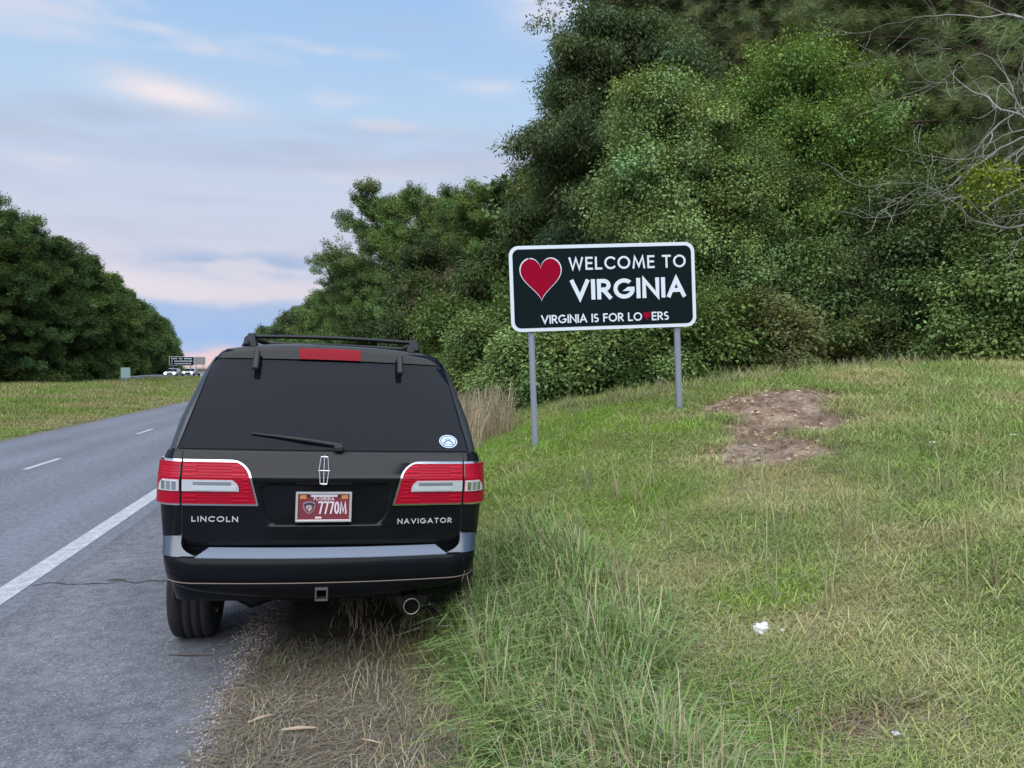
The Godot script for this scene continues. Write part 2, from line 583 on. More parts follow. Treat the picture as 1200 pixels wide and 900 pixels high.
# a tree of its own: trunk, limbs, crown. h whole height, r crown radius, cb height where the crown begins
func tree(called: String, label: String, group: String, at: Vector3, h: float, r: float, cb: float, o: Dictionary) -> Node3D:
	var t := thing(called, label, o.get("category", "tree"), at, 0.0, group)
	var kind: String = o.get("kind", "round")
	var np: int = o.get("puffs", 26)
	var pr: float = o.get("pr", 0.36) * r
	var col: Color = o.color
	var lean: Vector2 = o.get("lean", Vector2.ZERO)
	var st := sfc()
	var tr: float = o.get("trunk", 0.028 * h + 0.03)
	var spine := []
	var rad := []
	for i in 7:
		var f := i / 6.0
		spine.append(Vector3(lean.x * f * f + rng.randfn(0, 0.02) * h * f * 0.4, h * 0.93 * f - 0.15, lean.y * f * f + rng.randfn(0, 0.02) * h * f * 0.4))
		rad.append(tr * (1.0 - f * 0.86))
	tube(st, spine, rad, 8)
	obj("trunk", st, M[o.get("bark", "bark")], t)
	var bundle := Bundle.new()
	var limbs := sfc()
	var nper: int = o.get("per", 150)
	if not o.get("limbs", true):
		for i in np:
			var f: float = (i + 0.5) / np
			var az := i * 2.39996 + rng.randfn(0, 0.35)
			var reach := maxf(0.0, r * profile(kind, f) - pr * 0.5) * rng.randf_range(0.3, 1.15)
			var c := Vector3(cos(az) * reach, lerpf(cb + pr * 0.3, h - pr * 0.45, f) + rng.randfn(0, pr * 0.6), sin(az) * reach)
			var q := pr * rng.randf_range(0.45, 1.1)
			for ly in 3:
				puff(bundle, c + Vector3(rng.randfn(0, 0.5), rng.randfn(0, 0.5), rng.randfn(0, 0.5)) * q, Vector3(q * 0.7, q * 0.4, q * 0.7), int(nper * rng.randf_range(0.22, 0.42)), o.get("size", 1.0), vary(col, 0.13), 0.2)
			for sp in 2:
				var sd := Vector3(cos(az) + rng.randfn(0, 0.6), rng.randf_range(0.0, 1.2), sin(az) + rng.randfn(0, 0.6)).normalized()
				puff(bundle, c + sd * q * 1.1, Vector3(0.25, 0.3, 0.25) * q, int(nper * 0.08), o.get("size", 1.0) * 0.85, vary(col, 0.12), 0.3)
	else:
		# boughs leave the trunk, side twigs leave the boughs, and the leaves hang along the twigs
		var rise: float = o.get("rise", 0.5)
		var sag: float = o.get("sag", 0.45)
		var size: float = o.get("size", 1.0)
		for i in np:
			var f: float = pow((i + 0.5) / np, o.get("fill", 0.9))
			var az := i * 2.39996 + rng.randfn(0, 0.4)
			var length := maxf(r * 0.22, r * profile(kind, f)) * rng.randf_range(0.62, 1.18)
			var lift := lerpf(rise, rise + 0.9, f * f)
			var k := clampf((lerpf(cb, h, f) - length * (lift - sag) * 0.75) / (h * 0.93), 0.03, 0.97)
			var a := Vector3(lean.x * k * k, k * h * 0.93, lean.y * k * k)
			var dir := Vector3(cos(az), 0, sin(az))
			var tone := vary(col, 0.12)
			var bough := []
			var brad := []
			var lr := clampf(tr * 0.34 * (1.0 - k * 0.65), 0.012, 0.09)
			var wob := Vector3(rng.randfn(0, 0.08), rng.randfn(0, 0.06), rng.randfn(0, 0.08)) * length
			for q in 5:
				var along := q / 4.0
				bough.append(a + dir * length * along + Vector3(0, length * (lift * along - sag * along * along), 0) + wob * sin(along * PI))
				brad.append(lr * (1.0 - 0.85 * along))
			tube(limbs, bough, brad, 5, false)
			var ns := 8
			for q in ns:
				var along := lerpf(0.22, 1.0, (q + rng.randf() * 0.6) / (ns - 0.4)) if q < ns - 1 else 1.0
				var b := a + dir * length * along + Vector3(0, length * (lift * along - sag * along * along), 0) + wob * sin(along * PI)
				var yaw := 0.0 if q == ns - 1 else (1.0 if q % 2 else -1.0) * rng.randf_range(0.5, 1.25)
				var sl := (length * 0.46 * (1.15 - 0.6 * along) + 0.12 * r) * rng.randf_range(0.6, 1.15)
				var sd := dir.rotated(Vector3.UP, yaw) + Vector3(0, rng.randf_range(-0.15, 0.55) + 0.35 * f - o.get("hang", 0.0), 0)
				var tip := b + sd * sl - Vector3(0, sag * sl * 0.25, 0)
				tube(limbs, [b, tip], [lr * 0.35 * (1.1 - along), 0.004], 3, false)
				var m := maxi(2, int(nper / 8.0 * rng.randf_range(0.6, 1.3)))
				var tint := vary(tone, 0.1)
				var spread := 0.12 * size + 0.10 * sl
				for n in m:
					var u := lerpf(0.1, 1.06, pow(rng.randf(), 0.75))
					var pp := b.lerp(tip, u) + Vector3(rng.randfn(0, spread), rng.randfn(0, spread * 0.55), rng.randfn(0, spread)) * (1.25 - 0.6 * u)
					pp.y -= o.get("hang", 0.0) * rng.randf() * 0.4
					var bs := Basis(Vector3.UP, rng.randf() * TAU) * Basis(Vector3.RIGHT, rng.randfn(0, 0.4))
					bundle.add(bs.scaled(Vector3.ONE * size * rng.randf_range(0.5, 1.0)), pp, vary(tint, 0.18))
	if o.get("limbs", true):
		obj("limbs", limbs, M[o.get("bark", "bark")], t)
	scatter("crown", bundle, M[o.get("leaf", "leaf_mesh")], M[o.get("leaf_mat", "leaf")], t)
	return t

# ------------------------------------------------------------------ the parked car (own frame: x right, y up, z back; origin on the ground under the tail)
func car_w(y: float) -> float:
	return knots(y, [[0.5, 0.86], [0.66, 0.895], [0.9, 0.915], [1.08, 0.926], [1.33, 0.914], [1.39, 0.89], [1.556, 0.858], [1.75, 0.795], [1.862, 0.752], [1.93, 0.718], [1.965, 0.692]])

func car_zr(y: float) -> float:
	return knots(y, [[0.5, -0.05], [0.84, 0.02], [0.98, 0.04], [1.09, 0.05], [1.24, 0.062], [1.34, 0.035], [1.385, 0.005], [1.6, -0.15], [1.8, -0.305], [1.915, -0.4], [1.95, -0.425], [1.97, -0.45]])

func car_rc(y: float) -> float:
	return knots(y, [[1.3, 0.12], [1.42, 0.075], [1.9, 0.07], [1.97, 0.1]])

func crown_at(x: float, y: float) -> float:
	return 0.045 * smoothstep(1.9, 1.97, y) * (1.0 - pow(minf(absf(x) / 0.72, 1.0), 2))

func rear(s: float, y: float, off := 0.0, zextra := 0.0) -> Vector3:
	var w := car_w(y)
	var rc := car_rc(y)
	var a := absf(s)
	var flat := w - rc
	var z := car_zr(y) - 0.045 * pow(minf(a, flat) / 0.8, 2) + zextra
	var x := a
	if a <= flat:
		z += off
	else:
		var phi := minf((a - flat) / rc, PI / 2)
		x = flat + sin(phi) * (rc + off)
		z += -rc + cos(phi) * (rc + off) - maxf(0.0, a - flat - rc * PI / 2)
	return Vector3(x * signf(s), y + crown_at(x, y), z)

func car_ring(y: float, zf: float, w_: float, zr_: float) -> PackedVector3Array:
	var o := PackedVector3Array()
	var w := car_w(y) if w_ < 0.0 else w_
	var rc := minf(car_rc(y), w * 0.45)
	var send := w - rc + rc * PI / 2
	var zr := zr_ if w_ >= 0.0 else car_zr(y)
	for i in 41:
		var s := lerpf(-send, send, i / 40.0)
		var a := absf(s)
		var z := zr - 0.045 * pow(minf(a, w - rc) / 0.8, 2)
		var x := a
		if a > w - rc:
			var phi := (a - (w - rc)) / rc
			x = w - rc + sin(phi) * rc
			z += -rc + cos(phi) * rc
		o.append(Vector3(x * signf(s), y, z))
	var z0: float = o[40].z
	var fl := 0.05 * smoothstep(1.3, 1.0, y) + 0.012
	var rf := minf(0.3, w * 0.45)
	for i in range(1, 14):
		var f := i / 14.0
		var z := lerpf(z0, zf + rf, f)
		o.append(Vector3(w + fl * smoothstep(0.0, 0.12, f) * smoothstep(1.0, 0.88, f), y, z))
	for i in 21:
		var f := i / 20.0
		var x := lerpf(w, -w, f)
		var a := absf(x)
		var z := zf + 0.10 * pow(a / w, 2)
		if a > w - rf:
			z += rf - sqrt(maxf(0.0, rf * rf - pow(a - (w - rf), 2)))
		o.append(Vector3(x, y, minf(z, zf + rf)))
	for i in range(1, 14):
		var f := 1.0 - i / 14.0
		var z := lerpf(z0, zf + rf, f)
		o.append(Vector3(-(w + fl * smoothstep(0.0, 0.12, f) * smoothstep(1.0, 0.88, f)), y, z))
	for i in o.size():
		o[i].y += crown_at(o[i].x, y)
	return o

func lathe_x(st: SurfaceTool, c: Vector3, prof: Array, sides := 48) -> void:
	sheet(st, func(i: float, j: float) -> Vector3:
		var k := j * (prof.size() - 1)
		var p: Array = prof[int(round(k))]
		var t := i * TAU
		return c + Vector3(p[0], sin(t) * p[1], cos(t) * p[1]), sides, prof.size() - 1)

func wheel(parent: Node3D, c: Vector3, out: float) -> void:
	var st := sfc()
	var prof := []
	for p in [[-0.135, 0.24], [-0.14, 0.3], [-0.137, 0.36], [-0.12, 0.387], [-0.1, 0.396], [-0.075, 0.398], [-0.073, 0.39], [-0.063, 0.39], [-0.061, 0.399], [-0.02, 0.4], [-0.018, 0.391], [-0.006, 0.391], [-0.004, 0.4], [0.035, 0.399], [0.037, 0.39], [0.047, 0.39], [0.049, 0.398], [0.1, 0.396], [0.12, 0.387], [0.137, 0.36], [0.14, 0.3], [0.135, 0.24]]:
		prof.append([p[0] * out, p[1]])
	lathe_x(st, c, prof)
	var tyre := obj("tyre", st, M.rubber, parent)
	var sr := sfc()
	lathe_x(sr, c, [[0.12 * out, 0.245], [0.125 * out, 0.225], [0.04 * out, 0.21], [-0.12 * out, 0.22], [-0.13 * out, 0.24]])
	lathe_x(sr, c, [[0.03 * out, 0.21], [0.025 * out, 0.005]])
	obj("rim", sr, M.rim, tyre)
	for k in 6:
		var s := sfc(false)
		var b := Basis(Vector3.RIGHT, TAU * k / 6.0)
		bx(s, c + b * Vector3(0.09 * out, 0.12, 0), Vector3(0.03, 0.2, 0.05), b, 0.008)
		obj("spoke", s, M.rim, tyre)

func lamp_inner_edge(y: float) -> float:
	var t := clampf((y - 1.085) / 0.245, 0, 1)
	var s := lerpf(0.392, 0.455, t)
	var r := 0.075
	var d := y - (1.33 - r)
	if d > 0.0:
		s += r * (1.0 - sqrt(maxf(0.0, 1.0 - pow(minf(d / r, 1.0), 2))))
	return s

func frame_inner_edge(y: float) -> float:
	var s := lerpf(0.392, 0.455, clampf((y - 1.085) / 0.245, 0, 1)) - 0.012
	var r := 0.087
	var d := y - (1.339 - r)
	if d > 0.0:
		s += r * (1.0 - sqrt(maxf(0.0, 1.0 - pow(minf(d / r, 1.0), 2))))
	return s

func band(st: SurfaceTool, s0: Callable, s1: Callable, y0: float, y1: float, off: float, ni: int, nj: int, deep := 0.0, rib := 0.0, side := 1.0) -> void:
	sheet(st, func(i: float, j: float) -> Vector3:
		var y := lerpf(y1, y0, j)
		var s: float = lerpf(s0.call(y), s1.call(y), i if side > 0 else 1.0 - i) * side
		return rear(s, y, off + rib * sin(y * TAU / 0.0165)), ni, nj, Vector3(0, 0, -deep))

func konst(v: float) -> Callable:
	return func(_y: float) -> float: return v

func build_car() -> Node3D:
	var car := thing("parked_car", "black sport utility car parked half on the shoulder seen from behind", "car", Vector3(-0.15, -0.031, -4.65))
	car.rotation.z = deg_to_rad(-2.0)
	# --- shell, from stacked outlines
	var rings := []
	for l in [[0.5, -5.2], [0.58, -5.25], [0.66, -5.27], [0.76, -5.27], [0.84, -5.25], [0.9, -5.24], [0.98, -5.22], [1.05, -5.2], [1.1, -5.17], [1.14, -5.12], [1.17, -5.0], [1.2, -4.5], [1.23, -3.95], [1.28, -3.88], [1.33, -3.81], [1.36, -3.77], [1.385, -3.73], [1.42, -3.68], [1.5, -3.56], [1.6, -3.4], [1.7, -3.24], [1.8, -3.08], [1.862, -2.98], [1.9, -2.9], [1.93, -2.83], [1.95, -2.77], [1.965, -2.7]]:
		rings.append(car_ring(l[0], l[1], -1.0, 0.0))
	for l in [[1.975, -2.66, 0.665, -0.48], [1.983, -2.6, 0.62, -0.53], [1.99, -2.5, 0.55, -0.6], [1.996, -2.3, 0.42, -0.75], [1.999, -2.1, 0.25, -0.95], [2.0, -1.9, 0.06, -1.2]]:
		rings.append(car_ring(l[0], l[1], l[2], l[3]))
	var st := sfc()
	var n: int = rings[0].size()
	for j in rings.size() - 1:
		for i in n:
			var i2 := (i + 1) % n
			quad(st, rings[j][i], rings[j + 1][i], rings[j + 1][i2], rings[j][i2])
	for k in range(1, n - 1):
		for v in [rings[0][0], rings[0][k], rings[0][k + 1], rings[-1][0], rings[-1][k + 1], rings[-1][k]]:
			st.add_vertex(v)
	obj("body", st, M.paint, car)
	# --- quarter panels beside the tailgate
	for sd in [-1.0, 1.0]:
		var sq := sfc()
		band(sq, konst(0.808), func(y: float) -> float: return car_w(y) + 0.09, 0.86, 1.383, 0.012, 14, 40, 0.02, 0.0, sd)
		obj("quarter_panel", sq, M.paint, car)
		var gp := sfc()
		band(gp, konst(0.79), konst(0.815), 0.84, 1.383, 0.004, 2, 30, 0.0, 0.0, sd)
		obj("panel_gap", gp, M.matt_black, car)
		# pillar strip between the glass and the side window
		var ps := sfc()
		band(ps, func(y: float) -> float: return lerpf(0.842, 0.716, (y - 1.395) / 0.52), func(y: float) -> float: return car_w(y) + 0.012, 1.39, 1.93, 0.008, 6, 40, 0.01, 0.0, sd)
		obj("pillar", ps, M.pillar, car)
	# --- tailgate
	var tg := sfc()
	var half := func(y: float) -> float:
		var r := 0.07
		var d := 0.845 + r - y
		return 0.795 - (r * (1.0 - sqrt(maxf(0.0, 1.0 - pow(minf(d / r, 1.0), 2)))) if d > 0.0 else 0.0)
	sheet(tg, func(i: float, j: float) -> Vector3:
		var y := lerpf(1.375, 0.845, j)
		var hs: float = half.call(y)
		var x := lerpf(-hs, hs, i)
		var a := absf(x)
		var dz := 0.0
		var inside := smoothstep(0.45, 0.42, a)
		dz += 0.012 * inside * smoothstep(1.256, 1.249, y) * smoothstep(1.208, 1.222, y)
		var rx := lerpf(0.318, 0.352, clampf((y - 0.98) / 0.18, 0, 1))
		if y < 1.05:
			rx -= 0.05 * (1.0 - sqrt(maxf(0.0, 1.0 - pow(clampf((1.05 - y) / 0.08, 0, 1), 2))))
		dz -= 0.04 * smoothstep(rx + 0.02, rx - 0.005, a) * smoothstep(1.215, 1.165, y) * smoothstep(0.965, 0.985, y)
		dz += 0.010 * smoothstep(rx + 0.07, rx + 0.045, a) * smoothstep(0.935, 0.945, y) * smoothstep(0.972, 0.958, y)
		return rear(x, y, 0.014, dz), 150, 96, Vector3(0, 0, -0.03))
	var gate := obj("tailgate", tg, M.paint, car)
	var tgap := sfc()
	band(tgap, konst(-0.86), konst(0.86), 1.374, 1.398, 0.005, 40, 2)
	obj("glass_gap", tgap, M.matt_black, car)
	# rear glass
	var gl := sfc()
	var edge := func(y: float) -> float:
		var e := lerpf(0.832, 0.706, (y - 1.397) / 0.518)
		var d := y - (1.915 - 0.04)
		return e - (0.04 * (1.0 - sqrt(maxf(0.0, 1.0 - pow(minf(d / 0.04, 1.0), 2)))) if d > 0.0 else 0.0)
	sheet(gl, func(i: float, j: float) -> Vector3:
		var y := lerpf(1.915, 1.397, j)
		return rear(lerpf(-edge.call(y), edge.call(y), i), y, 0.016), 40, 40, Vector3(0, 0, -0.02))
	var glass := obj("rear_window", gl, M.dark_glass, car)
	# spoiler strip over the glass
	var sp := sfc()
	band(sp, func(y: float) -> float: return -car_w(y) + 0.045, func(y: float) -> float: return car_w(y) - 0.045, 1.921, 1.972, 0.018, 40, 8, 0.03)
	obj("roof_spoiler", sp, M.paint, car)
	var hm := sfc()
	band(hm, konst(-0.205), konst(0.175), 1.922, 1.96, 0.03, 30, 4, 0.03)
	var hml := obj("brake_light", hm, M.red_dull, car)
	for x in [-0.457, 0.424]:
		var h := sfc(false)
		bx(h, Vector3(x, 1.915, -0.335), Vector3(0.038, 0.15, 0.03), Basis(Vector3.RIGHT, deg_to_rad(-38)), 0.008)
		obj("hinge", h, M.matt_black, car)
	# wiper
	var wp := sfc()
	tube(wp, [Vector3(0.075, 1.425, 0.0), Vector3(-0.12, 1.452, -0.01), Vector3(-0.3, 1.472, -0.035), Vector3(-0.44, 1.483, -0.055)], [0.016, 0.014, 0.009, 0.005], 6)
	var wip := obj("wiper", wp, M.matt_black, car)
	var wb := sfc(false)
	bx(wb, Vector3(0.06, 1.408, 0.02), Vector3(0.06, 0.035, 0.04), Basis.IDENTITY, 0.008)
	obj("pivot", wb, M.matt_black, wip)
	# sticker on the glass
	var gt := Transform3D(Basis(Vector3.RIGHT, deg_to_rad(-35)) * Basis(Vector3.UP, deg_to_rad(4)), rear(0.715, 1.453, 0.022))
	for e in [[0.056, 0.046, 0.0, 0.001, "sticker", "sticker_white"], [0.05, 0.041, 0.0012, 0.0016, "ring", "sticker_blue"], [0.043, 0.034, 0.002, 0.0024, "centre", "sticker_white"]]:
		var ov := PackedVector2Array()
		for k in 32:
			ov.append(Vector2(cos(TAU * k / 32) * e[0], sin(TAU * k / 32) * e[1]))
		var s := sfc(false)
		prism(s, ov, e[2], e[3], gt)
		obj(e[4], s, M[e[5]], glass)
	var sk := sfc(false)
	ribbon(sk, PackedVector2Array([Vector2(-0.026, -0.012), Vector2(-0.01, 0.004), Vector2(0.008, 0.006), Vector2(0.024, -0.006), Vector2(0.028, -0.014)]), 0.009, 0.0026, 0.003, gt)
	ribbon(sk, PackedVector2Array([Vector2(-0.02, 0.013), Vector2(0.0, 0.018), Vector2(0.016, 0.014)]), 0.005, 0.0026, 0.0031, gt)
	ribbon(sk, PackedVector2Array([Vector2(-0.026, -0.02), Vector2(0.028, -0.02)]), 0.005, 0.0026, 0.0032, gt)
	obj("drawing", sk, M.sticker_blue, glass)
	# --- tail lights
	for sd in [-1.0, 1.0]:
		var out_end := func(y: float) -> float: return car_w(y) - 0.12 + 0.12 * 1.35
		var ch := sfc()
		band(ch, frame_inner_edge, konst(0.796), 1.079, 1.339, 0.026, 24, 60, 0.03, 0.0, sd)
		var lamp := obj("tail_light", ch, M.chrome, car)
		var li := sfc()
		band(li, func(y: float) -> float: return lamp_inner_edge(y), konst(0.796), 1.09, 1.327, 0.034, 30, 90, 0.015, 0.0006, sd)
		obj("red_lens", li, M.red_lens, lamp)
		for zone in [[0.43, 0.53], [0.72, 0.79]]:
			for k in 9:
				var y := 1.106 + k * 0.0245
				if (y > 1.15 and y < 1.24) and zone[0] > 0.5:
					continue
				var rb := sfc()
				band(rb, func(yy: float) -> float: return maxf(zone[0], lamp_inner_edge(yy) + 0.012), konst(zone[1] if y < 1.15 or y > 1.24 or zone[0] > 0.5 else 0.47), y, y + 0.009, 0.038, 6, 2, 0.006, 0.0, sd)
				obj("reflector_rib", rb, M.red_bright, lamp)
		var bar := sfc()
		band(bar, func(y: float) -> float: return 0.487 + 0.035 * pow(clampf((y - 1.165) / 0.062, 0, 1), 3), konst(0.795), 1.163, 1.228, 0.042, 20, 12, 0.02, 0.0, sd)
		var rv := obj("reversing_light", bar, M.lamp_silver, lamp)
		var bl := sfc()
		band(bl, konst(0.5), konst(0.735), 1.169, 1.194, 0.046, 10, 3, 0.008, 0.0, sd)
		obj("white_lens", bl, M.clear_lamp, rv)
		var bu := sfc()
		band(bu, konst(0.53), konst(0.735), 1.199, 1.218, 0.045, 10, 3, 0.008, 0.0, sd)
		obj("grey_lens", bu, M.grey_lamp, rv)
		# the piece on the quarter panel
		var co := sfc()
		band(co, konst(0.806), func(y: float) -> float: return car_w(y) - 0.12 + 0.12 * 1.4, 1.079, 1.339, 0.026, 12, 20, 0.03, 0.0, sd)
		var lo := obj("side_tail_light", co, M.chrome, car)
		var le := sfc()
		band(le, konst(0.807), out_end, 1.09, 1.327, 0.034, 14, 60, 0.015, 0.0006, sd)
		obj("red_lens", le, M.red_lens, lo)
		var lc := sfc()
		band(lc, konst(0.809), func(y: float) -> float: return 0.915 - 0.03 * pow(clampf((y - 1.165) / 0.062, 0, 1), 3), 1.163, 1.228, 0.04, 12, 10, 0.02, 0.0, sd)
		var cl := obj("clear_lens", lc, M.clear_lamp, lo)
		for k in 3:
			var fc := sfc()
			band(fc, konst(0.82 + k * 0.026), konst(0.838 + k * 0.026), 1.172, 1.219, 0.044, 3, 4, 0.006, 0.0, sd)
			obj("facet", fc, M.grey_lamp if k % 2 else M.chrome, cl)
	# --- emblem: a tall frame with a cross in it
	var em := sfc()
	var ec := rear(-0.02, 1.287, 0.03)
	var et := Transform3D(Basis(Vector3.RIGHT, deg_to_rad(-8)), ec)
	var ep := []
	for q in [[-0.019, 0.078], [0.019, 0.078], [0.027, 0.0], [0.019, -0.078], [-0.019, -0.078], [-0.027, 0.0], [-0.019, 0.078]]:
		ep.append(et * Vector3(q[0], q[1], 0))
	for k in 6:
		tube(em, [ep[k], ep[k + 1]], [0.0042, 0.0042], 6)
	tube(em, [et * Vector3(0, 0.09, 0), et * Vector3(0, -0.086, 0)], [0.0042, 0.0042], 6)
	tube(em, [et * Vector3(-0.033, -0.002, 0), et * Vector3(0.033, -0.002, 0)], [0.0036, 0.0036], 6)
	obj("emblem", em, M.chrome, car)
	# --- lettering
	for wd in [["LINCOLN", -0.745, -0.488, 0.985], ["NAVIGATOR", 0.412, 0.742, 0.967]]:
		var mid: float = (wd[1] + wd[2]) / 2
		var p0 := rear(wd[1], wd[3], 0.018)
		var p1 := rear(wd[2], wd[3], 0.018)
		var yaw := atan2(-(p1.z - p0.z), p1.x - p0.x)
		var tf := Transform3D(Basis(Vector3.UP, yaw), Vector3(mid, wd[3], (p0.z + p1.z) / 2 + 0.003))
		text(car, M.letter_metal, wd[0], wd[1] - mid, wd[2] - mid, 0.0, 0.031, 0.17, 0.2, -0.004, 0.003, tf, 0.0)
	# --- number plate
	var pt := Transform3D(Basis(Vector3.RIGHT, deg_to_rad(-3)), Vector3(-0.0155, 1.073, car_zr(1.073) + 0.012))
	var fr := sfc(false)
	for k in [[0, 0.0805, 0.318, 0.014], [0, -0.0805, 0.318, 0.014], [-0.152, 0, 0.014, 0.147], [0.152, 0, 0.014, 0.147]]:
		bx(fr, pt * Vector3(k[0], k[1], 0.006), Vector3(k[2], k[3], 0.012), pt.basis, 0.003)
	var plate := obj("number_plate", fr, M.plate_frame, car)
	var pl := sfc(false)
	bx(pl, pt * Vector3(0, 0, 0), Vector3(0.304, 0.153, 0.004), pt.basis)
	obj("plate_sheet", pl, M.plate_red, plate)
	var pw := sfc(false)
	bx(pw, pt * Vector3(0.0, 0.066, 0.003), Vector3(0.17, 0.016, 0.002), pt.basis)
	obj("pale_strip", pw, M.plate_white, plate)
	var pw2 := sfc(false)
	bx(pw2, pt * Vector3(-0.03, -0.062, 0.003), Vector3(0.036, 0.01, 0.002), pt.basis)
	obj("pale_strip", pw2, M.plate_white, plate)
	for x in [-0.118, 0.118]:
		var ps := sfc(false)
		bx(ps, pt * Vector3(x, 0.058, 0.003), Vector3(0.036, 0.024, 0.002), pt.basis)
		obj("sticker", ps, M.plate_orange, plate)
	for x in [-0.082, 0.082]:
		var ps := sfc()
		tube(ps, [pt * Vector3(x, 0.064, 0.002), pt * Vector3(x, 0.064, 0.008)], [0.007, 0.007], 8)
		obj("bolt", ps, M.matt_black, plate)
	text(plate, M.plate_white, "FLORIDA", -0.058, 0.058, 0.037, 0.019, 0.2, 0.16, 0.002, 0.0042, pt)
	text(plate, M.plate_white, "7770M", -0.03, 0.128, -0.041, 0.072, 0.13, 0.18, 0.002, 0.005, pt)
	# a crest: shield, arched band, pale animal head
	var shield := func(k: float) -> PackedVector2Array:
		var o := PackedVector2Array()
		for q in [[-0.034, 0.024], [-0.02, 0.032], [0.0, 0.035], [0.02, 0.032], [0.034, 0.024], [0.033, 0.0], [0.022, -0.022], [0.0, -0.038], [-0.022, -0.022], [-0.033, 0.0]]:
			o.append(Vector2(q[0] * k - 0.083, q[1] * k - 0.004))
		return o
	var s1 := sfc(false)
	prism(s1, shield.call(1.0), 0.002, 0.0035, pt)
	var cr := obj("crest", s1, M.plate_grey, plate)
	var s2 := sfc(false)
	prism(s2, shield.call(0.86), 0.0036, 0.0045, pt)
	obj("shield", s2, M.plate_red, cr)
	var s3 := sfc(false)
	ribbon(s3, PackedVector2Array([Vector2(-0.108, 0.011), Vector2(-0.096, 0.019), Vector2(-0.083, 0.021), Vector2(-0.07, 0.019), Vector2(-0.058, 0.011)]), 0.011, 0.0046, 0.0054, pt)
	obj("arch", s3, M.plate_navy, cr)
	var s4 := sfc(false)
	prism(s4, PackedVector2Array([Vector2(-0.1, 0.004), Vector2(-0.088, 0.01), Vector2(-0.072, 0.008), Vector2(-0.066, -0.004), Vector2(-0.074, -0.02), Vector2(-0.083, -0.026), Vector2(-0.09, -0.014), Vector2(-0.099, -0.008)]), 0.0046, 0.0053, pt)
	obj("animal_head", s4, M.plate_pale, cr)
	var s5 := sfc(false)
	prism(s5, PackedVector2Array([Vector2(-0.092, 0.0), Vector2(-0.086, 0.004), Vector2(-0.083, -0.008), Vector2(-0.088, -0.012)]), 0.0054, 0.006, pt)
	prism(s5, PackedVector2Array([Vector2(-0.078, 0.003), Vector2(-0.071, 0.001), Vector2(-0.073, -0.006)]), 0.0054, 0.0061, pt)
	obj("face_mark", s5, M.plate_navy, cr)
	# --- bumper, swept round the corners
	var bprof := [[0.80, 0.05, 0.905], [0.803, 0.15, 0.905], [0.797, 0.172, 0.905], [0.782, 0.182, 0.903], [0.75, 0.186, 0.9], [0.7, 0.184, 0.89], [0.668, 0.18, 0.88], [0.662, 0.17, 0.876], [0.655, 0.163, 0.872], [0.648, 0.168, 0.868], [0.62, 0.16, 0.86], [0.58, 0.135, 0.845], [0.556, 0.11, 0.835], [0.55, 0.06, 0.83]]
	var bend := func(i: float, y: float, z: float, w: float, off: float) -> Vector3:
		var rc := 0.2
		var s := lerpf(-1.0, 1.0, i) * (w - rc + rc * PI / 2 + 0.5)
		var a := absf(s)
		var x := a
		var zz := z + off - 0.05 * pow(minf(a, w - rc) / 0.7, 2)
		if a > w - rc:
			var phi := minf((a - (w - rc)) / rc, PI / 2)
			x = w - rc + sin(phi) * (rc + off)
			zz = z - 0.05 * pow((w - rc) / 0.7, 2) - rc + cos(phi) * (rc + off) - maxf(0.0, a - (w - rc) - rc * PI / 2)
		return Vector3(x * signf(s), y, zz)
	var bp := sfc()
	sheet(bp, func(i: float, j: float) -> Vector3:
		var p: Array = bprof[int(round(j * (bprof.size() - 1)))]
		var v: Vector3 = bend.call(i, p[0], p[1], p[2], 0.0)
		if p[0] < 0.64:
			v.y += 0.055 * pow(minf(absf(v.x) / 0.8, 1.0), 2) * (0.64 - p[0]) / 0.09
		return v, 90, bprof.size() - 1)
	var bumper := obj("bumper", bp, M.bumper_black, car)
	var lip := sfc()
	sheet(lip, func(i: float, j: float) -> Vector3:
		return bend.call(lerpf(0.15, 0.85, i), 0.665 - 0.006 * j, 0.18, 0.88, 0.003 + 0.004 * sin(j * PI)), 60, 3)
	obj("trim_strip", lip, M.dusty, bumper)
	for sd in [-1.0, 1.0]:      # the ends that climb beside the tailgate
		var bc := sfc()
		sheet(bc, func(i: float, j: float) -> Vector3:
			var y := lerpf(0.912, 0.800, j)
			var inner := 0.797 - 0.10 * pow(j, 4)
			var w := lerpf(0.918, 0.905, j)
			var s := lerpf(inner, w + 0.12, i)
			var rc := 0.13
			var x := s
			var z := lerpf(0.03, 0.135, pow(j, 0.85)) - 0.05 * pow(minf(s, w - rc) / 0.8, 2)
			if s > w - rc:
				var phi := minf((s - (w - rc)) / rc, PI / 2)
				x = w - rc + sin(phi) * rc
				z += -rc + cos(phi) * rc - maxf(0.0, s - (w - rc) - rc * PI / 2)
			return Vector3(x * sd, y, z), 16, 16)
		obj("bumper_end", bc, M.bumper_sky_tint, bumper)
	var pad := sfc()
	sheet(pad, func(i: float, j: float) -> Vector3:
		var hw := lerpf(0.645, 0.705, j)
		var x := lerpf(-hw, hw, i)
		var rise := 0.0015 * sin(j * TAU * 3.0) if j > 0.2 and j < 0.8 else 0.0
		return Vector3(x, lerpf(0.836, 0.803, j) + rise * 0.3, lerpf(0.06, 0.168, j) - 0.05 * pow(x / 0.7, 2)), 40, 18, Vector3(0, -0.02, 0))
	obj("step_pad", pad, M.step_sky_grey, bumper)
	# scuff on the right corner
	var sc := sfc()
	tube(sc, [Vector3(0.798, 0.752, 0.105), Vector3(0.806, 0.768, 0.1), Vector3(0.812, 0.745, 0.098)], [0.003, 0.004, 0.003], 5)
	obj("scuff", sc, M.dusty, bumper)
	sc = sfc()
	tube(sc, [Vector3(0.822, 0.69, 0.085), Vector3(0.812, 0.65, 0.085), Vector3(0.806, 0.62, 0.078)], [0.002, 0.003, 0.002], 5)
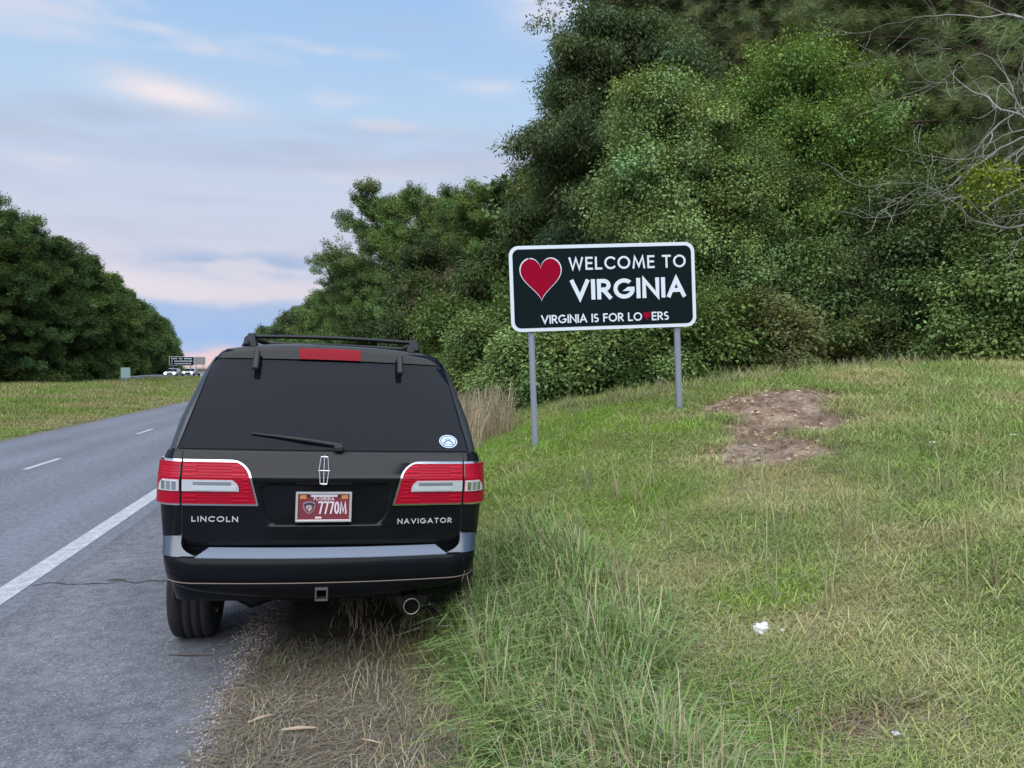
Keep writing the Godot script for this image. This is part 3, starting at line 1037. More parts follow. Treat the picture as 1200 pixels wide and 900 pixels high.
	obj("scuff", sc, M.dusty, bumper)
	# hitch receiver, exhaust, underbody
	var hr := sfc(false)
	for k in [[0, 0.031, 0.072, 0.01], [0, -0.031, 0.072, 0.01], [-0.031, 0, 0.01, 0.052], [0.031, 0, 0.01, 0.052]]:
		bx(hr, Vector3(-0.011 + k[0], 0.597 + k[1], 0.12), Vector3(k[2], k[3], 0.16), Basis.IDENTITY, 0.002)
	obj("hitch_receiver", hr, M.hitch, car)
	var hb := sfc(false)
	bx(hb, Vector3(-0.011, 0.597, 0.06), Vector3(0.05, 0.05, 0.02))
	obj("hitch_socket", hb, M.matt_black, car)
	var ex := sfc()
	tube(ex, [Vector3(0.515, 0.465, 0.03), Vector3(0.515, 0.465, -0.3)], [0.05, 0.05], 24, false)
	var rim_ := sfc()
	sheet(rim_, func(i: float, j: float) -> Vector3:
		return Vector3(0.515 + cos(i * TAU) * lerpf(0.05, 0.043, j), 0.465 + sin(i * TAU) * lerpf(0.05, 0.043, j), 0.03 + 0.003 * sin(j * PI)), 28, 4)
	var pipe := obj("exhaust_pipe", ex, M.exhaust_dark, car)
	obj("pipe_rim", rim_, M.exhaust, pipe)
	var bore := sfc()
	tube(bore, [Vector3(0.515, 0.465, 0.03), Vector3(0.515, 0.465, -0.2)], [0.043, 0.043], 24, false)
	bx(bore, Vector3(0.515, 0.465, -0.2), Vector3(0.085, 0.085, 0.01))  # black lining and end plate paint the unlit inside of the pipe
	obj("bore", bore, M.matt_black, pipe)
	var mf := sfc()
	tube(mf, [Vector3(0.53, 0.485, -0.1), Vector3(0.53, 0.485, -0.14), Vector3(0.53, 0.485, -0.75), Vector3(0.53, 0.485, -0.8)], [0.09, 0.12, 0.12, 0.08], 16)
	tube(mf, [Vector3(-0.8, 0.38, -1.0), Vector3(0.8, 0.38, -1.0)], [0.05, 0.05], 10)
	tube(mf, [Vector3(0, 0.36, -0.85), Vector3(0, 0.36, -0.92), Vector3(0, 0.36, -1.15), Vector3(0, 0.4, -1.4)], [0.06, 0.13, 0.13, 0.05], 14)
	tube(mf, [Vector3(-0.68, 0.34, -0.95), Vector3(-0.5, 0.27, -0.9), Vector3(-0.25, 0.33, -0.95)], [0.05, 0.07, 0.05], 8)
	tube(mf, [Vector3(0.1, 0.4, -1.2), Vector3(0.1, 0.4, -4.2)], [0.04, 0.04], 8)
	bx(mf, Vector3(-0.45, 0.46, -2.2), Vector3(0.1, 0.12, 3.6))
	bx(mf, Vector3(0.45, 0.46, -2.2), Vector3(0.1, 0.12, 3.6))
	obj("underbody", mf, M.matt_black, car)
	# wheels
	for w in [[-0.865, -1.0, -1.0], [0.865, -1.0, 1.0], [-0.86, -4.2, -1.0], [0.86, -4.2, 1.0]]:
		wheel(car, Vector3(w[0], 0.4, w[1]), w[2])
		var ar := sfc()
		sheet(ar, func(i: float, j: float) -> Vector3:
			var t := lerpf(-0.1, PI + 0.1, i)
			var q: Array = [[0.07, 0.47], [0.1, 0.47], [0.1, 0.425], [0.05, 0.42]][int(round(j * 3))]
			return Vector3(w[0] + q[0] * w[2], 0.42 + sin(t) * q[1], w[1] + cos(t) * q[1]), 40, 3)
		obj("wheel_arch", ar, M.matt_black, car)
	# side windows, doors' lines, mirrors, front
	for sd in [-1.0, 1.0]:
		for zz in [[-0.55, -1.55], [-1.62, -2.5], [-2.57, -3.2]]:
			var sw := sfc()
			sheet(sw, func(i: float, j: float) -> Vector3:
				var y := lerpf(1.88, 1.42, j)
				var z := lerpf(zz[0], zz[1] - (0.25 * j if zz[0] < -2.5 else 0.0), i)
				return Vector3((car_w(y) + 0.0165) * sd, y, z), 6, 10)
			obj("side_window", sw, M.dark_glass, car)
		for zz in [-1.6, -2.54]:
			var dh := sfc(false)
			bx(dh, Vector3(sd * 0.985, 1.24, zz + 0.12), Vector3(0.03, 0.03, 0.2), Basis.IDENTITY, 0.008)
			obj("door_handle", dh, M.chrome, car)
		var mr := sfc(false)
		bx(mr, Vector3(sd * 1.02, 1.42, -3.25), Vector3(0.2, 0.2, 0.12), Basis.IDENTITY, 0.03)
		obj("side_mirror", mr, M.paint, car)
		var hl := sfc(false)
		bx(hl, Vector3(sd * 0.68, 1.0, -5.16), Vector3(0.36, 0.17, 0.08), Basis(Vector3.UP, sd * 0.25), 0.02)
		obj("headlight", hl, M.clear_lamp, car)
		var rl := sfc()
		tube(rl, [Vector3(sd * 0.565, 2.01, -0.72), Vector3(sd * 0.565, 2.055, -0.78), Vector3(sd * 0.57, 2.07, -1.0), Vector3(sd * 0.58, 2.075, -1.8), Vector3(sd * 0.57, 2.06, -2.6), Vector3(sd * 0.56, 2.0, -2.85)], [0.02, 0.024, 0.022, 0.02, 0.02, 0.02], 8)
		var rk := obj("roof_rail", rl, M.matt_black, car)
		var ft := sfc(false)
		prism(ft, PackedVector2Array([Vector2(-0.055, -0.06), Vector2(0.055, -0.06), Vector2(0.0, 0.052), Vector2(-0.035, 0.05)] if sd > 0 else [Vector2(-0.055, -0.06), Vector2(0.055, -0.06), Vector2(0.035, 0.05), Vector2(0.0, 0.052)]), -0.14, 0.0, Transform3D(Basis.IDENTITY, Vector3(sd * 0.555, 2.045, -0.74)))
		obj("rail_foot", ft, M.rack_grey, rk)
	var cb := sfc(false)
	sheet(cb, func(i: float, j: float) -> Vector3:
		var t := j * TAU
		var x := lerpf(-0.54, 0.54, i)
		return Vector3(x, 2.088 - 0.012 * pow(x / 0.54, 2) + sin(t) * 0.014, -0.82 + cos(t) * 0.035), 16, 12)
	obj("cross_bar", cb, M.matt_black, car)
	var cb2 := sfc(false)
	tube(cb2, [Vector3(-0.56, 2.07, -2.2), Vector3(0, 2.075, -2.2), Vector3(0.56, 2.07, -2.2)], [0.015, 0.015, 0.015], 8)
	obj("cross_bar", cb2, M.matt_black, car)
	var wsn := sfc()
	sheet(wsn, func(i: float, j: float) -> Vector3:
		var y := lerpf(1.9, 1.27, j)
		var zf := knots(y, [[1.23, -3.95], [1.385, -3.73], [1.6, -3.4], [1.8, -3.08], [1.9, -2.9]])
		var w := car_w(y) - 0.16
		var x := lerpf(w, -w, i)
		return Vector3(x, y, zf + 0.10 * pow(x / (w + 0.16), 2) - 0.012), 12, 12)
	obj("windscreen", wsn, M.dark_glass, car)
	var gr := sfc(false)
	for k in 5:
		bx(gr, Vector3(0, 0.86 + k * 0.06, -5.27 + 0.006 * k), Vector3(0.85, 0.03, 0.04), Basis.IDENTITY, 0.008)
	obj("grille", gr, M.chrome, car)
	return car

# ------------------------------------------------------------------ the scene
func _ready() -> void:
	rng.seed = 77
	# camera
	var cam := Camera3D.new()
	cam.name = "camera"
	add_child(cam)
	cam.position = Vector3(0, 1.85, 0)
	cam.rotation = Vector3(deg_to_rad(-1.2), deg_to_rad(-12.2), 0)
	cam.fov = 53.08
	cam.near = 0.1
	cam.far = 3000.0
	cam.current = true
	# sky and exposure
	var we := WorldEnvironment.new()
	we.name = "world"
	var env := Environment.new()
	var sky := Sky.new()
	var pm := PanoramaSkyMaterial.new()
	pm.panorama = sky_picture()
	sky.sky_material = pm
	env.background_mode = Environment.BG_SKY
	env.sky = sky
	env.background_energy_multiplier = 0.345
	env.tonemap_mode = Environment.TONE_MAPPER_LINEAR
	env.tonemap_exposure = 3.0
	env.sdfgi_enabled = true
	env.ssao_enabled = true
	env.ssil_enabled = true
	we.environment = env
	add_child(we)
	# what is left of the daylight: broad, soft, from high behind the camera
	var sun := DirectionalLight3D.new()
	sun.name = "daylight"
	add_child(sun)
	sun.rotation = Vector3(deg_to_rad(-56), deg_to_rad(-22), 0)
	sun.light_energy = 0.5
	sun.light_angular_distance = 84.0
	sun.light_color = Color(1.0, 0.995, 0.98)
	sun.shadow_enabled = true

	noise_a.seed = 3
	noise_a.frequency = 0.35
	noise_a.fractal_octaves = 3
	noise_b.seed = 11
	noise_b.frequency = 0.25
	noise_b.fractal_octaves = 4
	materials()
	setting()
	welcome_sign()
	build_car()
	far_things()
	trees_right()
	trees_left()
	bushes()
	grass()
	small_things()

func materials() -> void:
	var p := mat("paint", Color(0.006, 0.007, 0.009), 0.22)
	p.metallic_specular = 0.05
	p.clearcoat_enabled = true
	p.clearcoat = 0.5
	p.clearcoat_roughness = 0.06
	mat("pillar", Color(0.03, 0.032, 0.036), 0.3)
	mat("matt_black", Color(0.008, 0.008, 0.009), 0.6)
	var g := mat("dark_glass", Color(0.005, 0.007, 0.012), 0.05)
	g.metallic_specular = 0.22
	mat("bumper_black", Color(0.006, 0.007, 0.009), 0.2).metallic_specular = 0.22
	mat("bumper_sky_tint", Color(0.035, 0.05, 0.075), 0.3).metallic_specular = 0.8  # bumper black with reflected sky painted into its base colour
	mat("step_sky_grey", Color(0.17, 0.2, 0.26), 0.5)  # grey plastic, its blue tint painted in for reflected sky
	mat("chrome", Color(0.75, 0.76, 0.78), 0.14, 1.0)
	mat("letter_metal", Color(0.6, 0.6, 0.62), 0.4, 0.4)
	mat("red_lens", Color(0.34, 0.005, 0.022), 0.3).metallic_specular = 0.3
	mat("red_bright", Color(0.5, 0.009, 0.034), 0.35).metallic_specular = 0.3
	mat("lamp_silver", Color(0.62, 0.66, 0.7), 0.3, 0.35)
	mat("red_dull", Color(0.22, 0.008, 0.018), 0.35).metallic_specular = 0.2
	mat("clear_lamp", Color(0.62, 0.66, 0.7), 0.2, 0.25)
	mat("grey_lamp", Color(0.26, 0.29, 0.31), 0.25, 0.3)
	mat("rubber", Color(0.014, 0.014, 0.015), 0.8)
	mat("rim", Color(0.35, 0.35, 0.36), 0.3, 0.9)
	mat("dusty", Color(0.16, 0.13, 0.11), 0.8)
	mat("hitch", Color(0.06, 0.055, 0.055), 0.6)
	mat("exhaust", Color(0.3, 0.27, 0.24), 0.4, 0.7)
	mat("exhaust_dark", Color(0.03, 0.028, 0.026), 0.6)
	mat("rack_grey", Color(0.035, 0.038, 0.045), 0.45)
	mat("sticker_white", Color(0.55, 0.65, 0.78), 0.5)
	mat("sticker_blue", Color(0.06, 0.12, 0.2), 0.5)
	mat("plate_frame", Color(0.55, 0.55, 0.55), 0.3, 0.5)
	mat("plate_red", Color(0.16, 0.018, 0.028), 0.45)
	mat("plate_white", Color(0.62, 0.55, 0.6), 0.5)
	mat("plate_orange", Color(0.5, 0.2, 0.05), 0.5)
	mat("plate_grey", Color(0.3, 0.26, 0.28), 0.5)
	mat("plate_navy", Color(0.02, 0.025, 0.06), 0.5)
	mat("plate_pale", Color(0.4, 0.38, 0.38), 0.5)
	mat("sign_white", Color(0.62, 0.68, 0.76), 0.5)
	mat("sign_black", Color(0.006, 0.012, 0.015), 0.6).metallic_specular = 0.12
	mat("sign_red", Color(0.27, 0.003, 0.022), 0.6).metallic_specular = 0.12
	mat("sign_back", Color(0.3, 0.31, 0.32), 0.5, 0.5)
	mat("post_steel", Color(0.24, 0.27, 0.33), 0.5, 0.35)
	mat("sign_green", Color(0.2, 0.3, 0.29), 0.6)
	mat("rail_steel", Color(0.5, 0.52, 0.54), 0.45, 0.4)
	mat("far_car", Color(0.4, 0.4, 0.42), 0.3)
	var hl := mat("headlamp", Color(0.9, 0.9, 0.85), 0.3)
	hl.emission_enabled = true
	hl.emission = Color(1.0, 0.93, 0.8)
	hl.emission_energy_multiplier = 6.0
	mat("paper", Color(0.72, 0.74, 0.76), 0.8)
	mat("twig", Color(0.09, 0.07, 0.055), 0.9)
	mat("chip", Color(0.36, 0.27, 0.19), 0.9)
	mat("crack", Color(0.03, 0.03, 0.03), 0.95)
	var bark_tex := grain_picture(256, 0.16, 2000, 9)
	for b in [["bark", Color(0.10, 0.085, 0.07)], ["bark_pale", Color(0.5, 0.48, 0.43)], ["bark_pine", Color(0.12, 0.075, 0.055)]]:
		var m := mat(b[0], b[1], 0.9)
		triplanar(m, bark_tex, 1.6, 3.0)
	for l in [["leaf", 0.5, 0.6], ["needle", 0.6, 0.5], ["blade", 0.6, 0.45], ["straw", 0.8, 0.2]]:
		var m := mat(l[0], Color(1, 1, 1), l[1])
		m.vertex_color_use_as_albedo = true
		m.metallic_specular = 0.17
		m.backlight_enabled = true
		m.backlight = Color(l[2], l[2], l[2] * 0.6)
	M.leaf_mesh = leaf_sprig(44, 0.36, 0.095, 0.055, 0.3, 1)
	M.leaf_big = leaf_sprig(50, 0.34, 0.075, 0.05, 0.45, 2)
	M.leaf_narrow = leaf_sprig(56, 0.38, 0.125, 0.036, 0.75, 3)
	M.leaf_small = leaf_sprig(56, 0.36, 0.075, 0.045, 0.2, 4)
	M.leaf_far = leaf_sprig(64, 0.55, 0.18, 0.1, 0.3, 5)
	M.needle_mesh = needle_sprig(80, 0.26, 0.0042, 6)
	M.short_tuft = blade_tuft(20, 0.10, 0.075, 0.0021, 1.0, 7)
	M.mid_tuft = blade_tuft(12, 0.09, 0.17, 0.0026, 0.8, 8)
	M.tall_tuft = blade_tuft(10, 0.08, 0.5, 0.0048, 0.42, 9)
	M.dry_tuft = blade_tuft(12, 0.08, 0.62, 0.0035, 0.35, 10)
	M.wide_tuft = blade_tuft(26, 0.35, 0.26, 0.012, 0.7, 12)
	M.flat_straw = blade_tuft(16, 0.12, 0.045, 0.0026, 3.0, 13)
	mat("stone", Color(1, 1, 1), 0.9).vertex_color_use_as_albedo = true
	# asphalt and soil
	var asp := grain_picture(1024, 0.12, 46000, 21)
	var m1 := mat("asphalt", Color(0.30, 0.315, 0.365), 0.85)
	triplanar(m1, asp, 0.42, 0.5)
	m1.vertex_color_use_as_albedo = true
	mat("asphalt_far", Color(0.2, 0.21, 0.23), 0.85)
	var m2 := mat("asphalt_shoulder", Color(0.27, 0.28, 0.31), 0.9)
	triplanar(m2, asp, 0.3, 0.9)
	m2.vertex_color_use_as_albedo = true
	var soil := grain_picture(1024, 0.14, 30000, 22)
	var m3 := mat("soil", Color(1, 1, 1), 0.95)
	m3.vertex_color_use_as_albedo = true
	triplanar(m3, soil, 0.5, 2.0)
	for k in [m1, m2, m3]:
		k.metallic_specular = 0.25
	var worn := grain_picture(512, 0.1, 9000, 23)
	var m4 := mat("road_paint", Color(0.62, 0.64, 0.66), 0.8)
	triplanar(m4, worn, 0.7)

# a pavement strip whose tone varies with wear: paler wheel tracks, darker middle, stains
func pavement(called: String, f: Callable, ni: int, nj: int, m: Material, tone: Callable) -> void:
	var st := sfc()
	for j in nj:
		for i in ni:
			for q in [[0, 0], [0, 1], [1, 1], [0, 0], [1, 1], [1, 0]]:
				var v: Vector3 = f.call(float(i + q[0]) / ni, float(j + q[1]) / nj)
				var k: float = tone.call(v)
				st.set_color(Color(k, k, k))
				st.add_vertex(v)
	struct(obj(called, st, m))

func setting() -> void:
	# the ground, one sheet to the horizon, finer near the camera
	var xs := PackedFloat32Array()
	var x := -9.0
	for v in [-900.0, -600.0, -400.0, -280.0, -200.0, -150.0, -115.0, -90.0, -75.0, -65.0, -58.0, -52.0, -47.0, -43.0, -39.0, -36.0, -33.0, -30.0, -27.0, -24.0, -21.5, -19.0, -17.0, -15.0, -13.5, -12.0, -11.0, -10.2, -9.5, -9.0, -8.7, -8.4, -7.0, -5.0, -3.0, -1.5, -1.0]:
		xs.append(v)
	x = -0.9
	while x < 7.0:
		xs.append(x)
		x += 0.075
	while x < 26.0:
		xs.append(x)
		x += 0.3
	for v in [27.0, 29.0, 32.0, 36.0, 42.0, 50.0, 65.0, 90.0, 130.0, 200.0, 300.0, 500.0, 900.0]:
		xs.append(v)
	var zs := PackedFloat32Array()
	for v in [300.0, 120.0, 50.0, 20.0, 10.0, 5.0, 2.0, 0.0, -1.0]:
		zs.append(v)
	var z := -1.5
	while z > -11.0:
		zs.append(z)
		z -= 0.075
	while z > -40.0:
		zs.append(z)
		z -= 0.4
	while z > -1100.0:
		zs.append(z)
		z -= 2.0 + maxf(0.0, (-z - 100.0) * 0.05)
	var vs := PackedVector3Array()
	var cs := PackedColorArray()
	var idx := PackedInt32Array()
	for j in zs.size():
		for i in xs.size():
			var px := xs[i] + road_shift(zs[j]) * smoothstep(-900.0, -120.0, xs[i]) * smoothstep(900.0, 120.0, xs[i])
			var pz := zs[j]
			var sx := px - road_shift(pz)
			var y := ground_y(px, pz)
			if sx < pavement_edge(pz) - 0.05 and sx > -8.35:
				y -= 0.03
			vs.append(Vector3(px, y, pz))
			var n := noise_b.get_noise_2d(px * 1.5, pz * 1.5)
			var n2 := noise_a.get_noise_2d(px * 4.0, pz * 4.0)
			var c := Color(0.15, 0.15, 0.07).lerp(Color(0.22, 0.185, 0.105), clampf(0.5 + n * 1.6, 0, 1))
			if sx > -1.0:
				c = c.lerp(Color(0.33, 0.225, 0.16).lerp(Color(0.58, 0.44, 0.33), clampf(0.5 + n2 * 1.2 + 0.9 * noise_b.get_noise_2d(px * 14.0, pz * 14.0), 0, 1)), bare(px, pz))
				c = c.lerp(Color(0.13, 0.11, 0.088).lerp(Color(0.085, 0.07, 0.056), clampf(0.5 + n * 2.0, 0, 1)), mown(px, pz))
				c = c.lerp(Color(0.36, 0.305, 0.28), smoothstep(-0.38, -0.5, sx + n * 0.25))
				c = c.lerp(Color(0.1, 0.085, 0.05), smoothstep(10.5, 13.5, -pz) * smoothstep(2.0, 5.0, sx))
			elif sx < -8.3:
				c = c.lerp(Color(0.17, 0.19, 0.08), 0.6)
				c = c.lerp(Color(0.30, 0.25, 0.2), smoothstep(-9.0, -8.5, sx + n * 0.4))
				c = c.lerp(Color(0.27, 0.22, 0.17), 0.55 * exp(-pow((sx + 22.0 + n * 3.0) / 1.4, 2)))
			cs.append(c)
	var w := xs.size()
	for j in zs.size() - 1:
		for i in w - 1:
			var a := j * w + i
			idx.append_array(PackedInt32Array([a, a + w, a + w + 1, a, a + w + 1, a + 1]))
	var arr := []
	arr.resize(Mesh.ARRAY_MAX)
	arr[Mesh.ARRAY_VERTEX] = vs
	arr[Mesh.ARRAY_COLOR] = cs
	arr[Mesh.ARRAY_INDEX] = idx
	var am := ArrayMesh.new()
	am.add_surface_from_arrays(Mesh.PRIMITIVE_TRIANGLES, arr)
	var gs := SurfaceTool.new()
	gs.create_from(am, 0)
	gs.generate_normals()
	struct(put("ground", gs.commit(), M.soil))
	# the road: travel lanes and the paved shoulder
	var zr := func(j: float) -> float: return 20.0 - 30.0 * j - 425.0 * pow(j, 4)
	pavement("road", func(i: float, j: float) -> Vector3:
		var zz: float = zr.call(j)
		return Vector3(road_shift(zz) + lerpf(-8.4 + 0.05 * noise_b.get_noise_2d(zz * 5.0, 0.0), -2.45, i), 0.004, zz), 36, 200, M.asphalt, func(v: Vector3) -> float:
		var lx := v.x - road_shift(v.z)
		var k := 0.8 + 0.1 * noise_a.get_noise_2d(lx * 2.0, v.z * 0.25) + 0.07 * noise_b.get_noise_2d(lx * 6.0, v.z * 2.0)
		for c in [-3.45, -5.0, -6.4, -7.8]:
			k += 0.13 * exp(-pow((lx - c) / 0.35, 2))
		return k)
	pavement("road_shoulder", func(i: float, j: float) -> Vector3:
		var zz: float = 4.0 - 30.0 * minf(j, 0.8) / 0.8 - 400.0 * pow(maxf(0.0, j - 0.8) / 0.2, 2)
		return Vector3(road_shift(zz) + lerpf(-2.45, pavement_edge(zz), i), 0.003, zz), 14, 800, M.asphalt_shoulder, func(v: Vector3) -> float:
		var lx := v.x - road_shift(v.z)
		return 0.86 + 0.16 * noise_b.get_noise_2d(lx * 4.0, v.z * 2.5) + 0.12 * noise_a.get_noise_2d(lx * 1.5, v.z * 0.8) - 0.12 * exp(-pow((lx + 2.42) / 0.1, 2)) + 0.1 * smoothstep(-0.95, -0.65, lx))
	var el := sfc()
	sheet(el, func(i: float, j: float) -> Vector3:
		var zz: float = zr.call(j)
		return Vector3(road_shift(zz) + lerpf(-2.84, -2.63, i), 0.008, zz), 1, 200)
	struct(obj("road_edge_line", el, M.road_paint))
	for k in 30:
		var z0 := -7.75 + 7.7 - k * 7.7
		var ds := sfc()
		sheet(ds, func(i: float, j: float) -> Vector3:
			var zz := z0 - 1.75 * j
			return Vector3(road_shift(zz) + lerpf(-5.76, -5.64, i), 0.009, zz), 1, 3)
		struct(obj("lane_dash", ds, M.road_paint))
	var ck := sfc(false)
	var line := PackedVector2Array()
	for k in 14:
		line.append(Vector2(-2.6 + k * 0.085, -7.22 + noise_b.get_noise_2d(k * 9.0, 50.0) * 0.12 + k * 0.01))
	for k in 13:
		var a := Vector3(line[k].x, 0.0085, line[k].y)
		var b := Vector3(line[k + 1].x, 0.0085, line[k + 1].y)
		var ww := Vector3(0, 0, 0.006 + 0.009 * absf(noise_b.get_noise_2d(k * 31.0, 7.0)))
		quad(ck, a - ww, b - ww, b + ww, a + ww)
	struct(obj("road_crack", ck, M.crack))
	# the other carriageway
	var path := [Vector2(-70, -50), Vector2(-60, -75), Vector2(-46, -98), Vector2(-36, -112), Vector2(-29.5, -124), Vector2(-27.5, -136), Vector2(-28.5, -160), Vector2(-36, -200), Vector2(-52, -260), Vector2(-90, -380)]
	var cv := Curve2D.new()
	for k in path.size():
		var tan_: Vector2 = (path[mini(k + 1, path.size() - 1)] - path[maxi(k - 1, 0)]) / 6.0
		cv.add_point(path[k], -tan_, tan_)
	var other := sfc()
	var total := cv.get_baked_length()
	sheet(other, func(i: float, j: float) -> Vector3:
		var q := cv.sample_baked(total * j)
		var q2 := cv.sample_baked(minf(total, total * j + 1.0)) - cv.sample_baked(maxf(0.0, total * j - 1.0))
		var nn := Vector2(-q2.y, q2.x).normalized()
		var e := q + nn * lerpf(-3.6, 3.6, i)
		return Vector3(e.x, 0.34, e.y), 2, 120, Vector3(0, -0.3, 0))
	struct(obj("far_road", other, M.asphalt_far))

func welcome_sign() -> void:
	var c := Vector3(3.2625, 2.9, -9.4985)
	var b := Basis(Vector3.UP, deg_to_rad(-7.75)) * Basis(Vector3.BACK, deg_to_rad(2.1))
	var s := thing("welcome_sign", "large black welcome sign with red heart and white lettering on two steel posts", "sign", c - b.y * 1.95)
	s.basis = b
	var t := Transform3D(Basis.IDENTITY, Vector3(0, 1.95, 0))
	var p := sfc(false)
	prism(p, round_rect(2.425, 1.1, 0.125), -0.012, 0.012, t)
	var panel := obj("panel", p, M.sign_white, s)
	var k := sfc(false)
	prism(k, round_rect(2.335, 1.01, 0.085), 0.0125, 0.015, t)
	var face := obj("black_face", k, M.sign_black, panel)
	var bk := sfc(false)
	prism(bk, round_rect(2.41, 1.085, 0.12), -0.015, -0.0125, t)
	obj("metal_back", bk, M.sign_back, panel)
	var ho := sfc(false)
	prism(ho, heart_outline(0.548, 0.562), 0.0155, 0.017, Transform3D(Basis.IDENTITY, Vector3(-0.81, 1.95 + 0.393, 0)))
	obj("heart_edge", ho, M.sign_white, panel)
	var h := sfc(false)
	prism(h, heart_outline(0.522, 0.535), 0.0175, 0.0185, Transform3D(Basis.IDENTITY, Vector3(-0.81, 1.95 + 0.379, 0)))
	obj("heart", h, M.sign_red, panel)
	text(panel, M.sign_white, "WELCOME TO", -0.445, 1.093, 0.222, 0.166, 0.155, 0.17, 0.0155, 0.0175, t)
	text(panel, M.sign_white, "VIRGINIA", -0.435, 1.082, -0.163, 0.262, 0.2, 0.07, 0.0155, 0.0175, t)
	var gap: Array = text(panel, M.sign_white, "VIRGINIA IS FOR LO*ERS", -0.826, 0.846, -0.455, 0.11, 0.17, 0.09, 0.0155, 0.0175, t)
	var sh := sfc(false)
	prism(sh, heart_outline(0.098, 0.112), 0.0155, 0.018, Transform3D(Basis.IDENTITY, Vector3((gap[0][0] + gap[0][1]) / 2, 1.95 - 0.342, 0)))
	obj("small_heart", sh, M.sign_red, panel)
	for q in [[-0.955, -0.55], [0.965, -0.05]]:
		var ps := sfc(false)
		var y0: float = q[1]
		var y1 := 2.42
		# a channel: web and two flanges
		bx(ps, Vector3(q[0], (y0 + y1) / 2, -0.024), Vector3(0.046, y1 - y0, 0.012), Basis.IDENTITY, 0.003)
		bx(ps, Vector3(q[0] - 0.03, (y0 + y1) / 2, -0.042), Vector3(0.014, y1 - y0, 0.05), Basis.IDENTITY, 0.003)
		bx(ps, Vector3(q[0] + 0.03, (y0 + y1) / 2, -0.042), Vector3(0.014, y1 - y0, 0.05), Basis.IDENTITY, 0.003)
		var post := obj("post", ps, M.post_steel, s)
		for yy in [1.55, 2.33]:
			var bo := sfc()
			tube(bo, [Vector3(q[0], yy, 0.0155), Vector3(q[0], yy, 0.021)], [0.011, 0.009], 8)
			obj("bolt", bo, M.sign_black, post)

